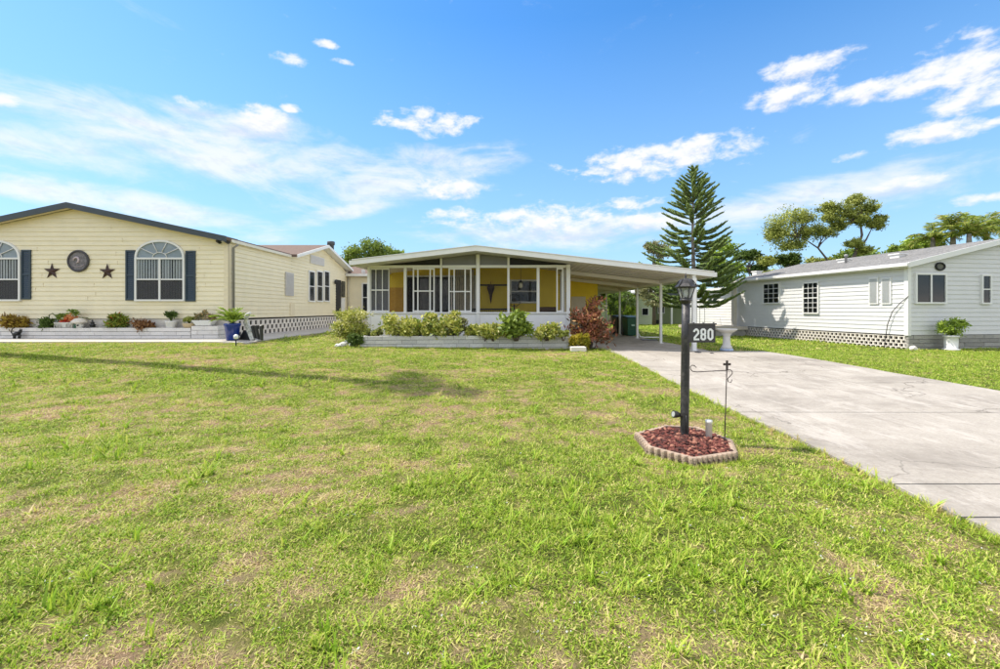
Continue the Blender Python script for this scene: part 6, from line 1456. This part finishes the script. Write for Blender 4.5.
for px, py, s_, lab in ((698, 352.6, .06, 'small dark stone at the foot of the front carport post'), (712, 353.4, .05, 'small dark stone on the driveway edge right of the carport post')):
    mb = MB(); mb.rock((0, 0, 0), s_ * 1.6, 0, int(px), .5, 1); o = mb.build('dark_stone', blockm if False else blackm); o.location = G(px, py, .03); tag(o, lab, 'stone')
# pale green house far behind the carport
DG = 37.0; gz_ = .2
gX = lambda px: (px - CX) / F * DG; gZ = lambda py: 1.5 + (HY - py) / F * DG - gz_
e = empty('house', (gX(622), DG, gz_), R(-3), 'small pale green house with low white roof seen through the carport', 'house'); L_ = gX(655) - gX(622)
lap_wall(T_front(0), lambda z: (-2.5, L_), 0, gZ(296), .2, .02).build('wall', g_house, e)
mb = MB(); mb.box(-2.5, .02, 0, L_ - .02, 9, gZ(296)); mb.build('house_body', g_house, e)
T_ = T_front(0); a0 = gX(641.8) - gX(622); mb = MB(); window(e, T_, a0, a0 + .5, gZ(315), gZ(308.5), 1, False, False, fw=.05, pane_m=darkglass, d=.05)
mb = MB(); mb.hexa([(-3, -.6, gZ(296.5)), (L_ + .35, -.6, gZ(293)), (L_ + .35, 9.5, gZ(293)), (-3, 9.5, gZ(296.5))], [(-3, -.6, gZ(294.5)), (L_ + .35, -.6, gZ(291.5)), (L_ + .35, 9.5, gZ(284)), (-3, 9.5, gZ(285))]); mb.build('roof', white, e)
P0 = L_; P1 = gX(697) - gX(622)
mb = MB(); mb.box(P0, 1.5, 0, P1, 1.6, gZ(292)); mb.build('porch_wall', g_house_d, e)
mb = MB(); mb.box(P0, -.1, gZ(297), P1, 9, gZ(291)); mb.build('porch_roof', charcoal, e)
mb = MB(); mb.box(P0, -.05, 0, P1, 1.5, gZ(325.5)); mb.build('porch_floor', white, e)
for px in (659.5, 670.5, 684): x = gX(px) - gX(622); mb = MB(); mb.box(x - .07, -.1, 0, x + .07, .04, gZ(297)); mb.build('porch_post', white, e)
x = gX(657) - gX(622); mb = MB(); mb.box(x - .25, .2, 0, x + .2, .7, gZ(320)); mb.box(x - .2, 1.4, .3, x + .25, 1.49, gZ(299)); mb.build('dark_cabinet', darkm, e)
x0_ = gX(663) - gX(622); window(e, T_front(1.5), x0_, x0_ + .5, gZ(313), gZ(300), 1, True, False, fw=.06, pane_m=darkglass)
# birdbath
p = G(726.6, 351.6, .0); p.z = float(gz(p.x, p.y)) + .03
e = empty('birdbath', p, 0, 'white pedestal birdbath with bluish base at the far corner of the driveway', 'birdbath')
bbm = mat('aged_white_concrete', (.60, .585, .55), .85, .08, 6, .4, 50, dirt=(.38, .34, .28), dirt_amt=.5, dscale=6)
mb = MB(); mb.lathe([(.19, 0), (.19, .05), (.17, .07)], n=20); mb.build('plinth', mat('pale_blue_paint', (.38, .46, .60), .7, .2, 8), e)
mb = MB(); mb.lathe([(.17, .07), (.155, .12), (.12, .17), (.105, .3), (.10, .42), (.11, .48), (.14, .51), (.15, .54)], n=20); mb.build('pedestal', bbm, e)
mb = MB(); mb.lathe([(.12, .53), (.18, .57), (.26, .62), (.30, .66), (.30, .685), (.27, .685), (.22, .65), (.15, .61), (.01, .60)], n=28); mb.build('basin', bbm, e)
# white urn with fern
p = G(951, 350.3, 0)
e = empty('urn_planter', p, 0, 'white cylinder planter with bushy bright green fern before the block skirt', 'planter')
mb = MB(); mb.lathe([(.21, 0), (.215, .05), (.16, .06), (.17, .30), (.165, .42), (.20, .44), (.2, .47), (.15, .48)], n=22); mb.build('urn', white, e)
P, T = crown_pts([(-.26, 0, .76, .20, .2, .18), (0, -.05, .84, .26, .24, .20), (.24, 0, .80, .22, .2, .18), (-.1, 0, .64, .28, .25, .16), (.40, 0, .86, .10, .1, .10), (.12, 0, .56, .22, .2, .14)], 34, 9, np.random.default_rng(12), .35, .2)
rb = MB()
for i in range(14):
    a = 2 * PI * i / 14; rb.tube([(0, 0, .45), (.12 * math.cos(a), .1 * math.sin(a), .62), (.3 * math.cos(a), .22 * math.sin(a), .68)], [.008, .006, .003], 4)
rb.build('stem', lf_mid, e, stuff=True); o = leaves('frond', P, .09, lf_bright, e, .4, T, np.array([0, 0, .3]), np.random.default_rng(13), 1.0, .3); o['kind'] = 'stuff'
mb = MB(); mb.rock((0, 0, 0), .13, 0, 91, .7, 2); o = mb.build('stone', skirtc); o.location = G(913.5, 350.5) + Vector((0, 0, .06)); tag(o, 'pale stone lying at the near corner of the gray-white house', 'stone')
# fallen petals and clover heads in the lawn
g = np.random.default_rng(31); n = 70; px = g.uniform(560, 990, n); py = g.uniform(430, 660, n); pts = []
for a, b in zip(px, py):
    p = G(a, b, .035)
    if not bool(in_any(np.array(p.x), np.array(p.y))): pts.append(tuple(p))
for a, b in zip(g.uniform(5, 560, 50), g.uniform(380, 660, 50)): pts.append(tuple(G(a, b, .035)))
pts = np.repeat(np.array(pts), 3, 0) + g.normal(size=(len(pts) * 3, 3)) * [.01, .01, .004]
o = leaves('fallen_petals', pts, .012, leaf_mat('white_petal', (.6, .58, .5), (.8, .8, .76)), None, .8, rng=g); tag(o, 'tiny white petals scattered through the lawn grass', 'petals', kind='stuff')
